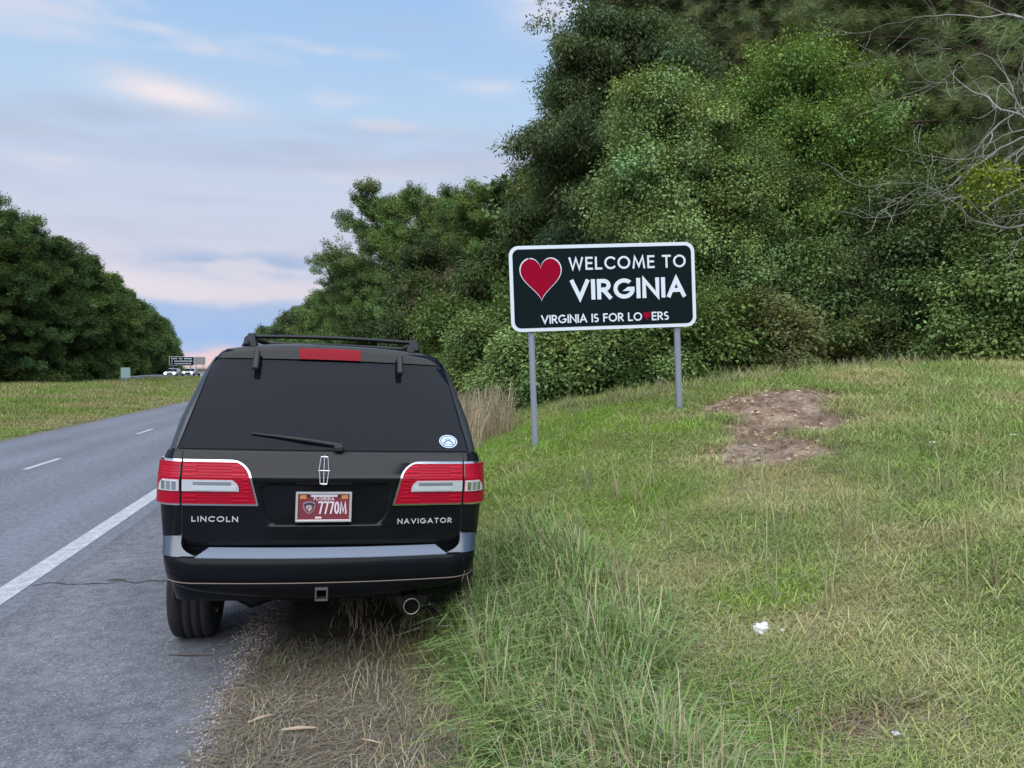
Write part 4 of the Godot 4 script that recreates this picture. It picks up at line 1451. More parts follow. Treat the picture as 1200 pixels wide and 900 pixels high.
func far_things() -> void:
	var st := sfc(false)
	var s := thing("small_road_sign", "small pale green road sign before the left trees", "sign", Vector3(-17.92, ground_y(-17.92, -69.4) - 0.05, -69.37))
	s.rotation.y = deg_to_rad(8)
	prism(st, round_rect(0.72, 0.86, 0.06), -0.01, 0.01, Transform3D(Basis.IDENTITY, Vector3(0, 1.4, 0)))
	obj("panel", st, M.sign_green, s)
	var sp := sfc(false)
	bx(sp, Vector3(0, 0.85, -0.04), Vector3(0.07, 1.9, 0.05))
	obj("post", sp, M.post_steel, s)
	var bs := thing("message_sign", "far black roadside sign with three rows of white lettering", "sign", Vector3(-23.97, ground_y(-23.97, -122.87), -122.87))
	bs.rotation.y = deg_to_rad(4)
	var k := sfc(false)
	bx(k, Vector3(0, 2.7, 0), Vector3(3.5, 1.35, 0.06), Basis.IDENTITY, 0.02)
	var kp := obj("panel", k, M.sign_white, bs)
	var k2 := sfc(false)
	bx(k2, Vector3(0, 2.7, 0.035), Vector3(3.36, 1.22, 0.02))
	obj("black_face", k2, M.sign_black, kp)
	for row in 3:
		var le := sfc(false)
		var xx := -1.45
		while xx < 1.4:
			var wd := rng.randf_range(0.12, 0.2)
			if rng.randf() < 0.86:
				bx(le, Vector3(xx + wd / 2, 3.07 - row * 0.37, 0.05), Vector3(wd, 0.17, 0.012))
			xx += wd + 0.05
		stuff(obj("lettering", le, M.sign_white, kp))
	for xx in [-1.2, 1.2]:
		var ps := sfc(false)
		bx(ps, Vector3(xx, 1.0, -0.08), Vector3(0.12, 2.9, 0.08))
		obj("post", ps, M.post_steel, bs)
	var gs := thing("grey_sign", "grey blank sign just right of the far black lettered sign", "sign", Vector3(-22.0, ground_y(-22.4, -125.6), -125.9))
	var g1 := sfc(false)
	bx(g1, Vector3(0, 2.85, 0), Vector3(1.7, 1.2, 0.05), Basis.IDENTITY, 0.02)
	obj("panel", g1, M.sign_back, gs)
	for xx in [-0.5, 0.5]:
		var g2 := sfc(false)
		bx(g2, Vector3(xx, 1.1, -0.06), Vector3(0.1, 3.0, 0.06))
		obj("post", g2, M.post_steel, gs)
	# guard rail
	var pts := [Vector3(-23.2, 0, -88), Vector3(-23.3, 0, -94), Vector3(-23.6, 0, -100), Vector3(-23.8, 0, -106), Vector3(-24.0, 0, -112), Vector3(-24.2, 0, -118)]
	var gr := thing("guard_rail", "pale steel guard rail along the far carriageway below the left trees", "guard rail", Vector3(-23.2, 0, -88))
	for i in pts.size():
		pts[i].y = ground_y(pts[i].x, pts[i].z)
	for i in pts.size() - 1:
		var a: Vector3 = pts[i] - gr.position
		var b: Vector3 = pts[i + 1] - gr.position
		var rs := sfc()
		sheet(rs, func(u: float, v: float) -> Vector3:
			return a.lerp(b, u) + Vector3(0.04 * sin(v * TAU * 2.0), 0.42 + 0.32 * v, 0), 1, 16)
		obj("beam", rs, M.rail_steel, gr)
	for i in pts.size():
		for f in ([0.0, 0.5] if i < pts.size() - 1 else [0.0]):
			var q: Vector3 = pts[i].lerp(pts[mini(i + 1, pts.size() - 1)], f) - gr.position
			var ps := sfc(false)
			bx(ps, q + Vector3(-0.1, 0.3, 0), Vector3(0.1, 0.8, 0.15))
			obj("post", ps, M.post_steel, gr)
	# two oncoming cars with lit headlights
	var labels := ["nearer oncoming car with lit headlights under the far black sign", "farther oncoming car with lit headlights right of the nearer one"]
	var spots := [Vector3(-26.0, 0.35, -127.5), Vector3(-25.6, 0.35, -139.0)]
	for n in 2:
		var c := thing("oncoming_car", labels[n], "car", spots[n], deg_to_rad(-6.0), "oncoming cars")
		var body := sfc()
		var sec := [[-2.2, 0.55, 0.75, 0.7], [-2.1, 0.3, 0.85, 0.85], [-1.0, 0.3, 0.95, 0.9], [-0.5, 0.3, 1.42, 0.9], [0.6, 0.3, 1.45, 0.9], [1.3, 0.3, 0.95, 0.9], [2.0, 0.3, 0.82, 0.85], [2.2, 0.45, 0.7, 0.75]]
		sheet(body, func(i: float, j: float) -> Vector3:
			var q: Array = sec[int(round(j * 7))]
			var t := i * TAU
			var cx := signf(cos(t)) * pow(absf(cos(t)), 0.5)
			var sy := signf(sin(t)) * pow(absf(sin(t)), 0.5)
			return Vector3(cx * q[3] * (1.0 - 0.12 * maxf(0, sy)), lerpf(q[1], q[2], (sy + 1) / 2), q[0]), 24, 7)
		obj("body", body, M.far_car, c)
		var ws := sfc(false)
		quad(ws, Vector3(-0.7, 1.36, 0.72), Vector3(0.7, 1.36, 0.72), Vector3(0.8, 1.0, 1.28), Vector3(-0.8, 1.0, 1.28))
		obj("windscreen", ws, M.dark_glass, c)
		for sx in [-1.0, 1.0]:
			var hs := sfc()
			tube(hs, [Vector3(sx * 0.62, 0.68, 2.1), Vector3(sx * 0.62, 0.68, 2.24)], [0.16, 0.14], 12)
			obj("headlight", hs, M.headlamp, c)
			for zz in [-1.3, 1.4]:
				var wl := sfc()
				tube(wl, [Vector3(sx * 0.75, 0.3, zz), Vector3(sx * 0.95, 0.3, zz)], [0.32, 0.32], 16)
				obj("wheel", wl, M.rubber, c)
		var sl := SpotLight3D.new()
		sl.name = "headlight_beam"
		c.add_child(sl, true)
		sl.position = Vector3(0, 0.68, 2.4)
		sl.rotation = Vector3(deg_to_rad(-4), PI, 0)
		sl.light_energy = 25.0
		sl.light_color = Color(1.0, 0.93, 0.8)
		sl.light_size = 0.15
		sl.spot_angle = 28.0
		sl.spot_range = 60.0
		sl.spot_attenuation = 2.0
		sl.shadow_enabled = true

func on_ground(x: float, z: float) -> Vector3:
	return Vector3(x, ground_y(x, z), z)

func trees_right() -> void:
	var dark := Color(0.1, 0.14, 0.064)
	var mid := Color(0.14, 0.215, 0.07)
	var gold := Color(0.2, 0.3, 0.085)
	var pale := Color(0.235, 0.33, 0.13)
	var pine := Color(0.2, 0.235, 0.11)
	# the wall of trees behind the sign
	tree("oak_tree", "big dark drooping oak rising behind the left half of the welcome sign", "", on_ground(7.25, -19.3), 9.6, 2.25, 0.7, {"color": dark, "puffs": 60, "per": 120, "leaf": "leaf_narrow", "pr": 0.28, "sag": 0.7, "hang": 0.3, "fill": 0.8})
	tree("oak_tree", "dark oak at the left edge of the wood, its leaves against the sky", "", on_ground(7.3, -23.0), 9.4, 1.75, 0.7, {"color": dark.lerp(mid, 0.3), "puffs": 40, "per": 120, "leaf": "leaf_narrow", "pr": 0.36})
	tree("oak_tree", "tall brownish green oak whose top shows above the dark drooping oak", "", on_ground(12.2, -25.4), 17.5, 4.3, 4.0, {"color": Color(0.125, 0.15, 0.055), "puffs": 66, "per": 110, "size": 1.15, "pr": 0.24})
	tree("sweetgum_tree", "slender pale leafed young tree straight above the right half of the sign", "", on_ground(5.95, -14.3), 6.3, 1.15, 0.2, {"color": pale, "puffs": 56, "per": 44, "leaf": "leaf_big", "kind": "column", "pr": 0.38, "trunk": 0.06, "hang": 0.5})
	tree("sweetgum_tree", "pale leafed young tree just right of the sign's upper corner", "", on_ground(6.95, -15.2), 6.6, 1.2, 0.2, {"color": pale.lerp(mid, 0.25), "puffs": 56, "per": 44, "leaf": "leaf_big", "kind": "column", "pr": 0.38, "trunk": 0.06, "hang": 0.5})
	tree("sweetgum_tree", "short pale green young tree low beside the right post of the sign", "", on_ground(7.4, -14.0), 4.4, 1.1, 0.2, {"color": pale.lerp(mid, 0.4), "puffs": 44, "per": 40, "leaf": "leaf_big", "kind": "column", "pr": 0.38, "trunk": 0.05, "hang": 0.5})
	tree("maple_tree", "bright yellow green tree in the middle of the right wood", "", on_ground(10.7, -16.6), 7.4, 2.3, 0.2, {"color": gold, "puffs": 70, "per": 80, "leaf": "leaf_small", "pr": 0.28})
	tree("maple_tree", "mid green leafy tree between the pale young trees and the yellow green one", "", on_ground(9.0, -17.6), 6.6, 2.0, 0.3, {"color": Color(0.11, 0.2, 0.055), "puffs": 56, "per": 76, "leaf": "leaf_small", "pr": 0.3})
	tree("maple_tree", "mid green tree right of the yellow green tree, under the pine boughs", "", on_ground(13.0, -16.8), 6.6, 2.5, 0.2, {"color": mid.lerp(gold, 0.3), "puffs": 66, "per": 76, "leaf": "leaf_small", "pr": 0.3})
	tree("pine_tree", "tall olive pine with a long bare trunk high in the middle of the wood", "", on_ground(13.6, -20.2), 18.0, 4.0, 4.6, {"color": pine, "puffs": 96, "per": 85, "leaf": "needle_mesh", "leaf_mat": "needle", "kind": "pine", "rise": 0.18, "sag": 0.2, "pr": 0.3, "size": 1.35, "bark": "bark_pine", "flat": 0.5})
	tree("pine_tree", "nearest olive pine at the right edge with needles almost to the ground", "", on_ground(14.9, -15.6), 15.8, 3.4, 1.6, {"color": pine.lerp(mid, 0.2), "puffs": 96, "per": 85, "leaf": "needle_mesh", "leaf_mat": "needle", "kind": "pine", "rise": 0.18, "sag": 0.2, "pr": 0.32, "size": 1.35, "bark": "bark_pine", "flat": 0.5})
	tree("pine_tree", "farther olive pine whose boughs fill the sky right of the brownish oak", "", on_ground(12.6, -24.8), 20.0, 4.3, 5.0, {"color": pine, "puffs": 90, "per": 85, "leaf": "needle_mesh", "leaf_mat": "needle", "kind": "pine", "rise": 0.18, "sag": 0.2, "pr": 0.3, "size": 1.5, "bark": "bark_pine", "flat": 0.5})
	tree("cedar_tree", "low grey green young pine under the bare branches", "", on_ground(12.2, -14.4), 4.0, 1.3, 0.2, {"color": pine.lerp(Color(0.14, 0.13, 0.08), 0.4), "puffs": 26, "per": 75, "leaf": "needle_mesh", "leaf_mat": "needle", "pr": 0.4, "bark": "bark_pine", "trunk": 0.06})
	tree("cedar_tree", "brownish young pine beside the bank, left of the grey green one", "", on_ground(9.9, -13.9), 2.5, 1.0, 0.1, {"color": Color(0.17, 0.185, 0.085), "puffs": 20, "per": 70, "leaf": "needle_mesh", "leaf_mat": "needle", "pr": 0.45, "bark": "bark_pine", "trunk": 0.05})
	tree("cedar_tree", "grey green young pine at the far right edge of the bank", "", on_ground(13.2, -12.6), 5.2, 1.6, 0.3, {"color": pine.lerp(dark, 0.35), "puffs": 26, "per": 75, "leaf": "needle_mesh", "leaf_mat": "needle", "pr": 0.4, "bark": "bark_pine", "trunk": 0.06})
	tree("maple_tree", "young green maple rising from the undergrowth right of the sign", "", on_ground(8.4, -14.9), 4.6, 1.6, 0.1, {"color": mid.lerp(dark, 0.4), "puffs": 44, "per": 66, "leaf": "leaf_small", "trunk": 0.05})
	tree("maple_tree", "dark young maple on the crest below the bare branches", "", on_ground(11.0, -13.4), 3.6, 1.6, 0.1, {"color": dark.lerp(mid, 0.3), "puffs": 40, "per": 66, "leaf": "leaf_small", "trunk": 0.05})
	# deep in the wood
	var backs := [[17.2, -27.5, 24.0, 5.4, "tall dark tree deep in the wood behind the middle pine"], [21.5, -23.5, 22.0, 5.2, "tall dark tree deep in the wood behind the nearest pine"], [19.5, -15.5, 17.0, 3.8, "dark tree filling the far right edge of the wood"], [14.2, -33.0, 14.5, 3.6, "dark tree far back between the dark oak and the brownish oak"]]
	for k in backs:
		tree("forest_tree", k[4], "", on_ground(k[0], k[1]), k[2], k[3], 3.0, {"color": dark.lerp(mid, 0.4), "puffs": 54, "per": 80, "leaf": "leaf_far", "size": 0.8, "pr": 0.32})
	# the dead tree with bare limbs
	var t := thing("dead_tree", "bare pale branches of a dead tree reaching in from the right edge", "tree", on_ground(12.2, -10.8))
	var st := sfc()
	tube(st, [Vector3(0, -0.1, 0), Vector3(-0.1, 2.0, -0.1), Vector3(0.1, 4.2, 0.1), Vector3(0.0, 6.0, 0)], [0.11, 0.09, 0.06, 0.02], 8)
	obj("trunk", st, M.bark_pale, t)
	var starts := [[2.2, -2.0, 0.3, 0.1], [2.7, -2.1, -0.2, 0.1], [3.0, -2.0, -0.5, 0.25], [3.5, -1.8, 0.2, 0.5], [3.9, -2.0, -0.4, 0.2], [4.3, -1.9, 0.3, 0.45], [4.6, -1.9, -0.5, 0.15], [5.2, -1.5, -0.3, 0.5]]
	for s in starts:
		var lm := sfc()
		wander(lm, Vector3(0.02, s[0], 0), Vector3(s[1], s[3], s[2]), 0.032, 18, 0.18, 2)
		obj("branch", lm, M.bark_pale, t)
	var lf := Bundle.new()
	puff(lf, Vector3(-1.75, 3.05, 0.1), Vector3(0.42, 0.3, 0.4), 26, 0.7, Color(0.2, 0.26, 0.035))
	puff(lf, Vector3(-0.35, 4.95, 0.2), Vector3(0.3, 0.3, 0.3), 22, 0.7, Color(0.2, 0.28, 0.03))
	scatter("leaves", lf, M.leaf_small, M.leaf, t)
	# farther along the road
	var far := [
		[7.2, -36.5, 10.0, 2.4, 0.6, mid, "round", "leafy tree left of the big dark oak, first beyond the sign"],
		[5.9, -41.0, 10.3, 2.8, 0.5, dark.lerp(mid, 0.6), "round", "highest tree of the roadside clump beyond the sign"],
		[4.3, -46.2, 11.6, 3.0, 0.5, mid, "round", "round headed tree in the middle of the roadside clump"],
		[2.5, -50.6, 12.8, 3.0, 0.5, dark.lerp(mid, 0.5), "round", "tall tree at the left side of the roadside clump"],
		[0.7, -55.0, 9.0, 2.4, 0.5, mid, "round", "shorter tree at the left end of the roadside clump"],
		[3.9, -33.5, 6.4, 2.0, 0.3, Color(0.07, 0.1, 0.045), "round", "low bushy tree in front of the roadside clump"],
		[0.0, -74.0, 9.6, 3.0, 0.5, dark.lerp(mid, 0.6), "round", "distant tree seen over the car roof, nearest of the row"],
		[-2.3, -92.0, 9.8, 3.4, 0.5, mid, "round", "distant tree over the car roof, second of the row"],
		[-6.4, -124.0, 10.4, 3.9, 0.5, dark, "round", "distant dark tree over the car roof, third of the row"],
		[-13.0, -187.0, 13.2, 3.6, 0.5, dark.lerp(mid, 0.5), "round", "very far tree over the car roof, fourth of the row"]]
	for f in far:
		tree("roadside_tree", f[7], "trees along the right of the road", on_ground(f[0], f[1]), f[2], f[3], f[4], {"color": f[5], "kind": f[6], "puffs": 50, "per": 64, "leaf": "leaf_far", "size": clampf(-f[1] / 75.0, 0.55, 1.4), "pr": 0.34})
	tree("roadside_tree", "thin leafed tree leaning out over the road before the clump", "trees along the right of the road", on_ground(0.9, -53.0), 9.6, 1.9, 4.2, {"color": mid, "puffs": 22, "per": 30, "leaf": "leaf_far", "size": 0.5, "pr": 0.28, "lean": Vector2(-2.3, 0.5)})
	tree("roadside_tree", "tiny far tree standing alone against the sky left of the row", "trees along the right of the road", on_ground(-24.0, -251.0), 14.2, 2.9, 5.0, {"color": mid, "puffs": 16, "per": 40, "leaf": "leaf_far", "size": 1.6, "pr": 0.36})
	# the wood behind, one mass
	var w := Bundle.new()
	for i in 5200:
		var u := rng.randf()
		var x := lerpf(6.5, 44.0, u)
		var zz := lerpf(-36.0, -24.0, u) - rng.randf() * 9.0 if x > 8.0 else lerpf(-60.0, -34.0, rng.randf())
		if x > 24.0 and rng.randf() < 0.5:
			zz = rng.randf_range(-24.0, 8.0)
		var top := 10.0 + 7.0 * smoothstep(8.0, 16.0, x)
		var y := ground_y(x, zz) + top * pow(rng.randf(), 1.5)
		w.add(Basis(Vector3.UP, rng.randf() * TAU).scaled(Vector3.ONE * rng.randf_range(1.3, 2.2)), Vector3(x, y, zz), vary(dark.lerp(mid, 0.4), 0.2))
	for i in 2600:
		var zz := rng.randf_range(-230.0, -58.0)
		var x := road_shift(zz) + rng.randf_range(9.0, 24.0)
		w.add(Basis(Vector3.UP, rng.randf() * TAU).scaled(Vector3.ONE * rng.randf_range(2.0, 3.2)), Vector3(x, 0.3 + 11.0 * rng.randf(), zz), vary(dark, 0.15))
	var wo := scatter("woodland", w, M.leaf_far, M.leaf)
	tag(wo, "dark mass of woodland behind the trees right of the road", "woodland")

func wander(st: SurfaceTool, from: Vector3, dir: Vector3, r: float, n: int, step: float, depth: int) -> void:
	var pts := [from]
	var rad := [r]
	var d := dir.normalized()
	for i in n:
		d = (d + Vector3(rng.randfn(0, 0.2), rng.randfn(-0.03, 0.22), rng.randfn(0, 0.2))).normalized()
		pts.append(pts[-1] + d * step)
		rad.append(maxf(0.004, r * (1.0 - float(i + 1) / n * 0.85)))
		if depth > 0 and i > 1 and rng.randf() < 0.5:
			var sd := (d + Vector3(rng.randfn(0, 0.7), rng.randfn(0, 0.7), rng.randfn(0, 0.7))).normalized()
			wander(st, pts[-1], sd, rad[-1] * 0.6, int(n * 0.55), step * 0.85, depth - 1)
	tube(st, pts, rad, 5)

func trees_left() -> void:
	var base := Color(0.085, 0.14, 0.05)
	var row := [[-34.2, -70.7, 17.4, 5.0], [-30.6, -72.0, 15.9, 4.4], [-28.0, -74.5, 14.6, 3.9], [-27.1, -79.4, 13.5, 3.4], [-27.0, -87.6, 12.8, 3.3], [-28.0, -98.0, 12.3, 3.1], [-30.3, -114.5, 11.6, 3.1], [-34.6, -140.5, 12.0, 3.3], [-37.0, -158.0, 11.2, 3.2], [-42.2, -188.0, 10.4, 3.2], [-47.8, -221.0, 9.2, 3.0], [-54.8, -262.0, 7.6, 2.9]]
	var words := ["leftmost dark tree of the left roadside row, cut by the photo's edge", "second tree from the left in the left roadside row", "third tree from the left in the left roadside row", "fourth tree from the left in the left roadside row", "fifth tree from the left in the left roadside row", "sixth tree from the left in the left roadside row", "seventh tree from the left in the left roadside row", "eighth tree from the left in the left row, behind the guard rail", "ninth tree from the left in the left row, past the guard rail", "tenth tree from the left in the far end of the left row", "eleventh tree from the left, near the far end of the left row", "last and smallest tree at the far end of the left row"]
	for i in row.size():
		var f: Array = row[i]
		tree("roadside_tree", words[i], "trees along the left of the road", on_ground(f[0], f[1]), f[2], f[3], 0.3, {"color": base.lerp(Color(0.12, 0.18, 0.055), 0.1 + 0.7 * rng.randf()), "puffs": 62, "per": 66, "leaf": "leaf_far", "size": clampf(-f[1] / 80.0, 0.8, 2.2), "pr": 0.33, "fill": 0.85})
	var w := Bundle.new()
	for i in 3600:
		var zz := -70.0 - 200.0 * pow(rng.randf(), 1.4)
		var edge := knots(-zz, [[70, -37], [80, -31.5], [100, -31], [115, -41], [160, -42], [200, -50], [262, -60], [300, -70]])
		var x := edge - rng.randf() * 10.0
		w.add(Basis(Vector3.UP, rng.randf() * TAU).scaled(Vector3.ONE * rng.randf_range(2.0, 3.0)), Vector3(x, 0.3 + (11.0 if zz > -110 else 8.0) * pow(rng.randf(), 1.3), zz), vary(base, 0.15))
	for i in 1500:      # the wood goes on to the left, outside the photograph
		var x := -36.0 - 60.0 * rng.randf()
		var zz := -70.0 + 0.75 * (x + 36.0) * -0.9 - rng.randf() * 12.0
		w.add(Basis(Vector3.UP, rng.randf() * TAU).scaled(Vector3.ONE * rng.randf_range(2.0, 3.0)), Vector3(x, 0.3 + 15.0 * pow(rng.randf(), 1.2), zz), vary(base, 0.18))
	for i in 700:       # undergrowth at the foot of the row
		var zz := rng.randf_range(-105.0, -66.0)
		var x := knots(-zz, [[66, -31], [72, -29.5], [80, -25.5], [90, -25.2], [105, -26.6]]) - rng.randf_range(0.0, 3.5)
		w.add(Basis(Vector3.UP, rng.randf() * TAU).scaled(Vector3.ONE * rng.randf_range(0.9, 1.6)), Vector3(x, 0.4 + rng.randf() * 1.3, zz), vary(base, 0.15))
	var wo := scatter("woodland", w, M.leaf_far, M.leaf)
	tag(wo, "dark mass of woodland behind the trees left of the road", "woodland")

func bushes() -> void:
	var light := Color(0.18, 0.26, 0.09)
	var mid := Color(0.11, 0.17, 0.055)
	var list := [
		[2.9, -17.0, 1.7, 0.95, mid.lerp(light, 0.5), "leaf_big", "leafy bush just right of the car's rear window"],
		[3.4, -14.9, 1.45, 0.85, light, "leaf_big", "pale green bush right behind the left post of the sign"],
		[4.1, -14.3, 1.25, 0.8, light, "leaf_big", "pale green bush under the middle of the sign"],
		[4.8, -13.8, 1.05, 0.75, light.lerp(mid, 0.3), "leaf_big", "green bush under the right half of the sign"],
		[5.4, -13.3, 0.85, 0.65, mid, "leaf_small", "low dark bush left of the right post of the sign"],
		[6.0, -12.9, 0.9, 0.6, light.lerp(mid, 0.3), "leaf_big", "small light bush right of the right post of the sign"],
		[2.5, -19.2, 2.6, 1.1, mid, "leaf_small", "tall bush over the car's right roof corner"],
		[4.1, -18.8, 2.6, 1.1, mid.lerp(light, 0.3), "leaf_small", "tall bush left of the sign's lower left corner"],
		[5.3, -16.5, 2.2, 1.1, mid, "leaf_small", "tall dark bush behind the sign's lower edge"],
		[6.8, -13.0, 1.5, 0.8, mid.lerp(light, 0.2), "leaf_small", "leafy bush behind the top of the bare dirt patch"],
		[7.7, -12.9, 1.2, 0.85, Color(0.15, 0.165, 0.07), "leaf_small", "olive bush above the right end of the dirt patch"],
		[10.7, -11.2, 1.75, 0.9, light.lerp(mid, 0.35), "leaf_big", "broad leafed light bush at the right edge of the crest"],
		[11.6, -10.9, 2.0, 0.85, mid, "leaf_big", "rightmost broad leafed bush on the crest"],
		[3.2, -26.5, 4.6, 1.7, Color(0.09, 0.125, 0.05), "leaf_small", "spreading bush with pinkish tips above the car's right roof corner"],
		[4.7, -24.0, 4.2, 1.5, Color(0.085, 0.125, 0.05), "leaf_narrow", "tall light green bush between the pinkish one and the dark oak"]]
	for b in list:
		tree("bush", b[6], "bushes along the foot of the wood", on_ground(b[0], b[1]), b[2], b[3], 0.0, {"category": "bush", "color": b[4], "puffs": 18, "per": 52, "leaf": b[5], "pr": 0.5, "size": 0.9 if b[2] < 4.0 else 1.3, "trunk": 0.03, "limbs": false})
	var fl := Bundle.new()
	for i in 90:
		var a := rng.randf() * TAU
		var q := Vector3(3.2 + cos(a) * 1.5 * rng.randf(), 0, -26.5 + absf(sin(a)) * 1.6)
		fl.add(Basis(Vector3.UP, a).scaled(Vector3.ONE * 0.3), Vector3(q.x, ground_y(q.x, q.z) + rng.randf_range(3.2, 4.5), q.z), vary(Color(0.3, 0.2, 0.17), 0.1))
	var o := scatter("blossom", fl, M.leaf_small, M.leaf)
	tag(o, "pinkish blossom on the spreading bush above the car roof", "blossom")

func grass_colour(x: float, z: float) -> Color:
	var n := noise_b.get_noise_2d(x * 2.2, z * 2.2)
	var n2 := noise_a.get_noise_2d(x * 1.3 + 70.0, z * 1.3)
	var c := Color(0.28, 0.36, 0.115).lerp(Color(0.44, 0.42, 0.2), clampf(0.45 + n * 1.7, 0, 1))
	c = c.lerp(Color(0.2, 0.31, 0.07), clampf(n2 * 1.6, 0, 0.7))
	var lush := blob(x, z, 2.9, -10.4, 1.5, 1.6) + blob(x, z, 2.55, -4.15, 0.34, 0.26) + blob(x, z, 2.2, -7.2, 1.2, 1.6) * 0.6 + blob(x, z, 4.0, -8.5, 0.4, 0.35)
	return c.lerp(Color(0.26, 0.41, 0.07), clampf(lush, 0, 1) * 0.85)

func grass() -> void:
	var short := Bundle.new()
	var mids := Bundle.new()
	var talls := Bundle.new()
	var dry := Bundle.new()
	var straw := Bundle.new()
	var view := Vector2(sin(deg_to_rad(12.2)), -cos(deg_to_rad(12.2)))
	for i in 230000:
		# thinner with distance, as fewer are needed
		var d := 2.2 + 14.0 * pow(rng.randf(), 1.6)
		var ang := deg_to_rad(12.2 + rng.randf_range(-24.0, 46.0))
		var x := sin(ang) * d
		var z := -cos(ang) * d
		if x < pavement_edge(z) + 0.06 + 0.12 * rng.randf():
			continue
		var b := bare(x, z)
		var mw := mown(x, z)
		var tl := tall(x, z)
		var p := Vector3(x, ground_y(x, z) - 0.008, z)
		var spin := Basis(Vector3.UP, rng.randf() * TAU)
		var s := (0.75 + 0.035 * d + rng.randf() * 0.4) * (1.0 - 0.4 * blob(x, z, 3.9, -6.1, 1.1, 0.9))
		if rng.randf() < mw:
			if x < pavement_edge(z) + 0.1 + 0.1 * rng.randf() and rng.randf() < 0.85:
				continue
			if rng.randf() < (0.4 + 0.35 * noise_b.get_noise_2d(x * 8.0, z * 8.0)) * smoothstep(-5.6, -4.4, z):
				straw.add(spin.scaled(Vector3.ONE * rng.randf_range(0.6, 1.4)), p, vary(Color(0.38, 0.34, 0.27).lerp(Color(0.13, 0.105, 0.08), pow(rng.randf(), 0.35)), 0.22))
			elif rng.randf() < (0.10 + 0.3 * smoothstep(0.1, 0.6, x)) * smoothstep(-5.6, -4.5, z):  # tufts left out under the car so the ground reads as shaded
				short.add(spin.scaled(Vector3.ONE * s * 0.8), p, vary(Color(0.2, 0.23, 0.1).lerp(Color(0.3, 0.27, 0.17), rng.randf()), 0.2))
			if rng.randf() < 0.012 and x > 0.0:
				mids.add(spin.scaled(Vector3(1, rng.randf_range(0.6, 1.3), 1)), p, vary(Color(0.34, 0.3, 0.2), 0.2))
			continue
		if rng.randf() < b * 1.05:
			if rng.randf() < 0.07:
				straw.add(spin.scaled(Vector3.ONE * rng.randf_range(0.6, 1.2)), p, vary(Color(0.24, 0.18, 0.12), 0.2))
			continue
		if rng.randf() < tl:
			if rng.randf() < 0.025:
				dry.add(spin.scaled(Vector3(0.9, rng.randf_range(0.5, 1.0), 0.9)), p, vary(Color(0.33, 0.29, 0.18), 0.15))
			if rng.randf() < 0.28:
				var edge := smoothstep(0.3, 1.0, tl)
				talls.add(spin.scaled(Vector3(1, rng.randf_range(0.45, 1.0) * lerpf(0.6, 1.0, edge), 1)), p, vary(Color(0.165, 0.265, 0.075).lerp(Color(0.26, 0.31, 0.14), rng.randf() * 0.7), 0.2))
			continue
		var c := grass_colour(x, z)
		var r := rng.randf()
		var right := smoothstep(3.0, 6.0, x) * 0.08 + smoothstep(1.6, 2.2, -z - 4.0) * (1.0 - smoothstep(1.2, 2.2, x)) * 0.6
		if r < 0.035 + right * 0.7:
			mids.add(spin.scaled(Vector3(1, rng.randf_range(0.4, 0.85), 1) * s), p, vary(c, 0.16))
		elif r < 0.75 + right * 0.2:
			short.add(spin.scaled(Vector3(1.1, rng.randf_range(0.6, 1.1), 1.1) * s), p, vary(c, 0.16))
		elif r < 0.93:
			straw.add(spin.scaled(Vector3.ONE * s), p, vary(Color(0.36, 0.31, 0.19), 0.2))
	# low broad-leaved weeds in patches
	var weeds := Bundle.new()
	for i in 5200:
		var d := 2.6 + 9.0 * pow(rng.randf(), 1.4)
		var ang := deg_to_rad(12.2 + rng.randf_range(-10.0, 40.0))
		var x := sin(ang) * d
		var z := -cos(ang) * d
		if x < 0.9 or bare(x, z) > 0.2 or noise_a.get_noise_2d(x * 3.0 - 30.0, z * 3.0) < 0.12:
			continue
		weeds.add((Basis(Vector3.UP, rng.randf() * TAU)).scaled(Vector3(1.0, 0.55, 1.0) * rng.randf_range(0.12, 0.24)), Vector3(x, ground_y(x, z) + 0.03, z), vary(Color(0.16, 0.26, 0.07), 0.2))
	tag(scatter("weeds", weeds, M.leaf_small, M.leaf), "low broad leaved weeds between the grass of the bank", "weeds")
	# clods and stones on the bare soil
	var clods := Bundle.new()
	for i in 1500:
		var x := rng.randf_range(3.2, 6.6)
		var z := rng.randf_range(-10.0, -6.0)
		if rng.randf() > bare(x, z):
			continue
		var sz := 0.008 + 0.035 * pow(rng.randf(), 3)
		clods.add((Basis(Vector3.UP, rng.randf() * TAU) * Basis(Vector3.RIGHT, rng.randf() * 3.0)).scaled(Vector3(1, 0.7, 0.85) * sz), Vector3(x, ground_y(x, z) + sz * 0.2, z), vary(Color(0.4, 0.29, 0.21), 0.2))
	tag(scatter("soil_clods", clods, pebble_mesh(), M.stone), "clods of reddish soil on the bare mound right of the sign", "soil")
	# wiry dry growth behind the left post and along the crest
	for i in 520:
		var x := rng.randf_range(1.6, 2.6)
		var z := rng.randf_range(-17.0, -10.8)
		if rng.randf() > smoothstep(-10.5, -12.5, z + noise_b.get_noise_2d(x * 4.0, z * 4.0) * 1.5):
			continue
		dry.add(Basis(Vector3.UP, rng.randf() * TAU).scaled(Vector3(1.2, rng.randf_range(0.7, 1.4), 1.2)), Vector3(x, ground_y(x, z), z), vary(Color(0.34, 0.28, 0.19), 0.15))
	for i in 900:
		var x := rng.randf_range(3.4, 12.5)
		var z := -10.9 + 0.05 * (x - 4.0) - rng.randf_range(-0.4, 1.5)
		var green := rng.randf() < 0.55
		dry.add(Basis(Vector3.UP, rng.randf() * TAU).scaled(Vector3(1.0, rng.randf_range(0.15, 0.5), 1.0)), Vector3(x, ground_y(x, z), z), vary(Color(0.21, 0.26, 0.09) if green else Color(0.29, 0.25, 0.16), 0.16))
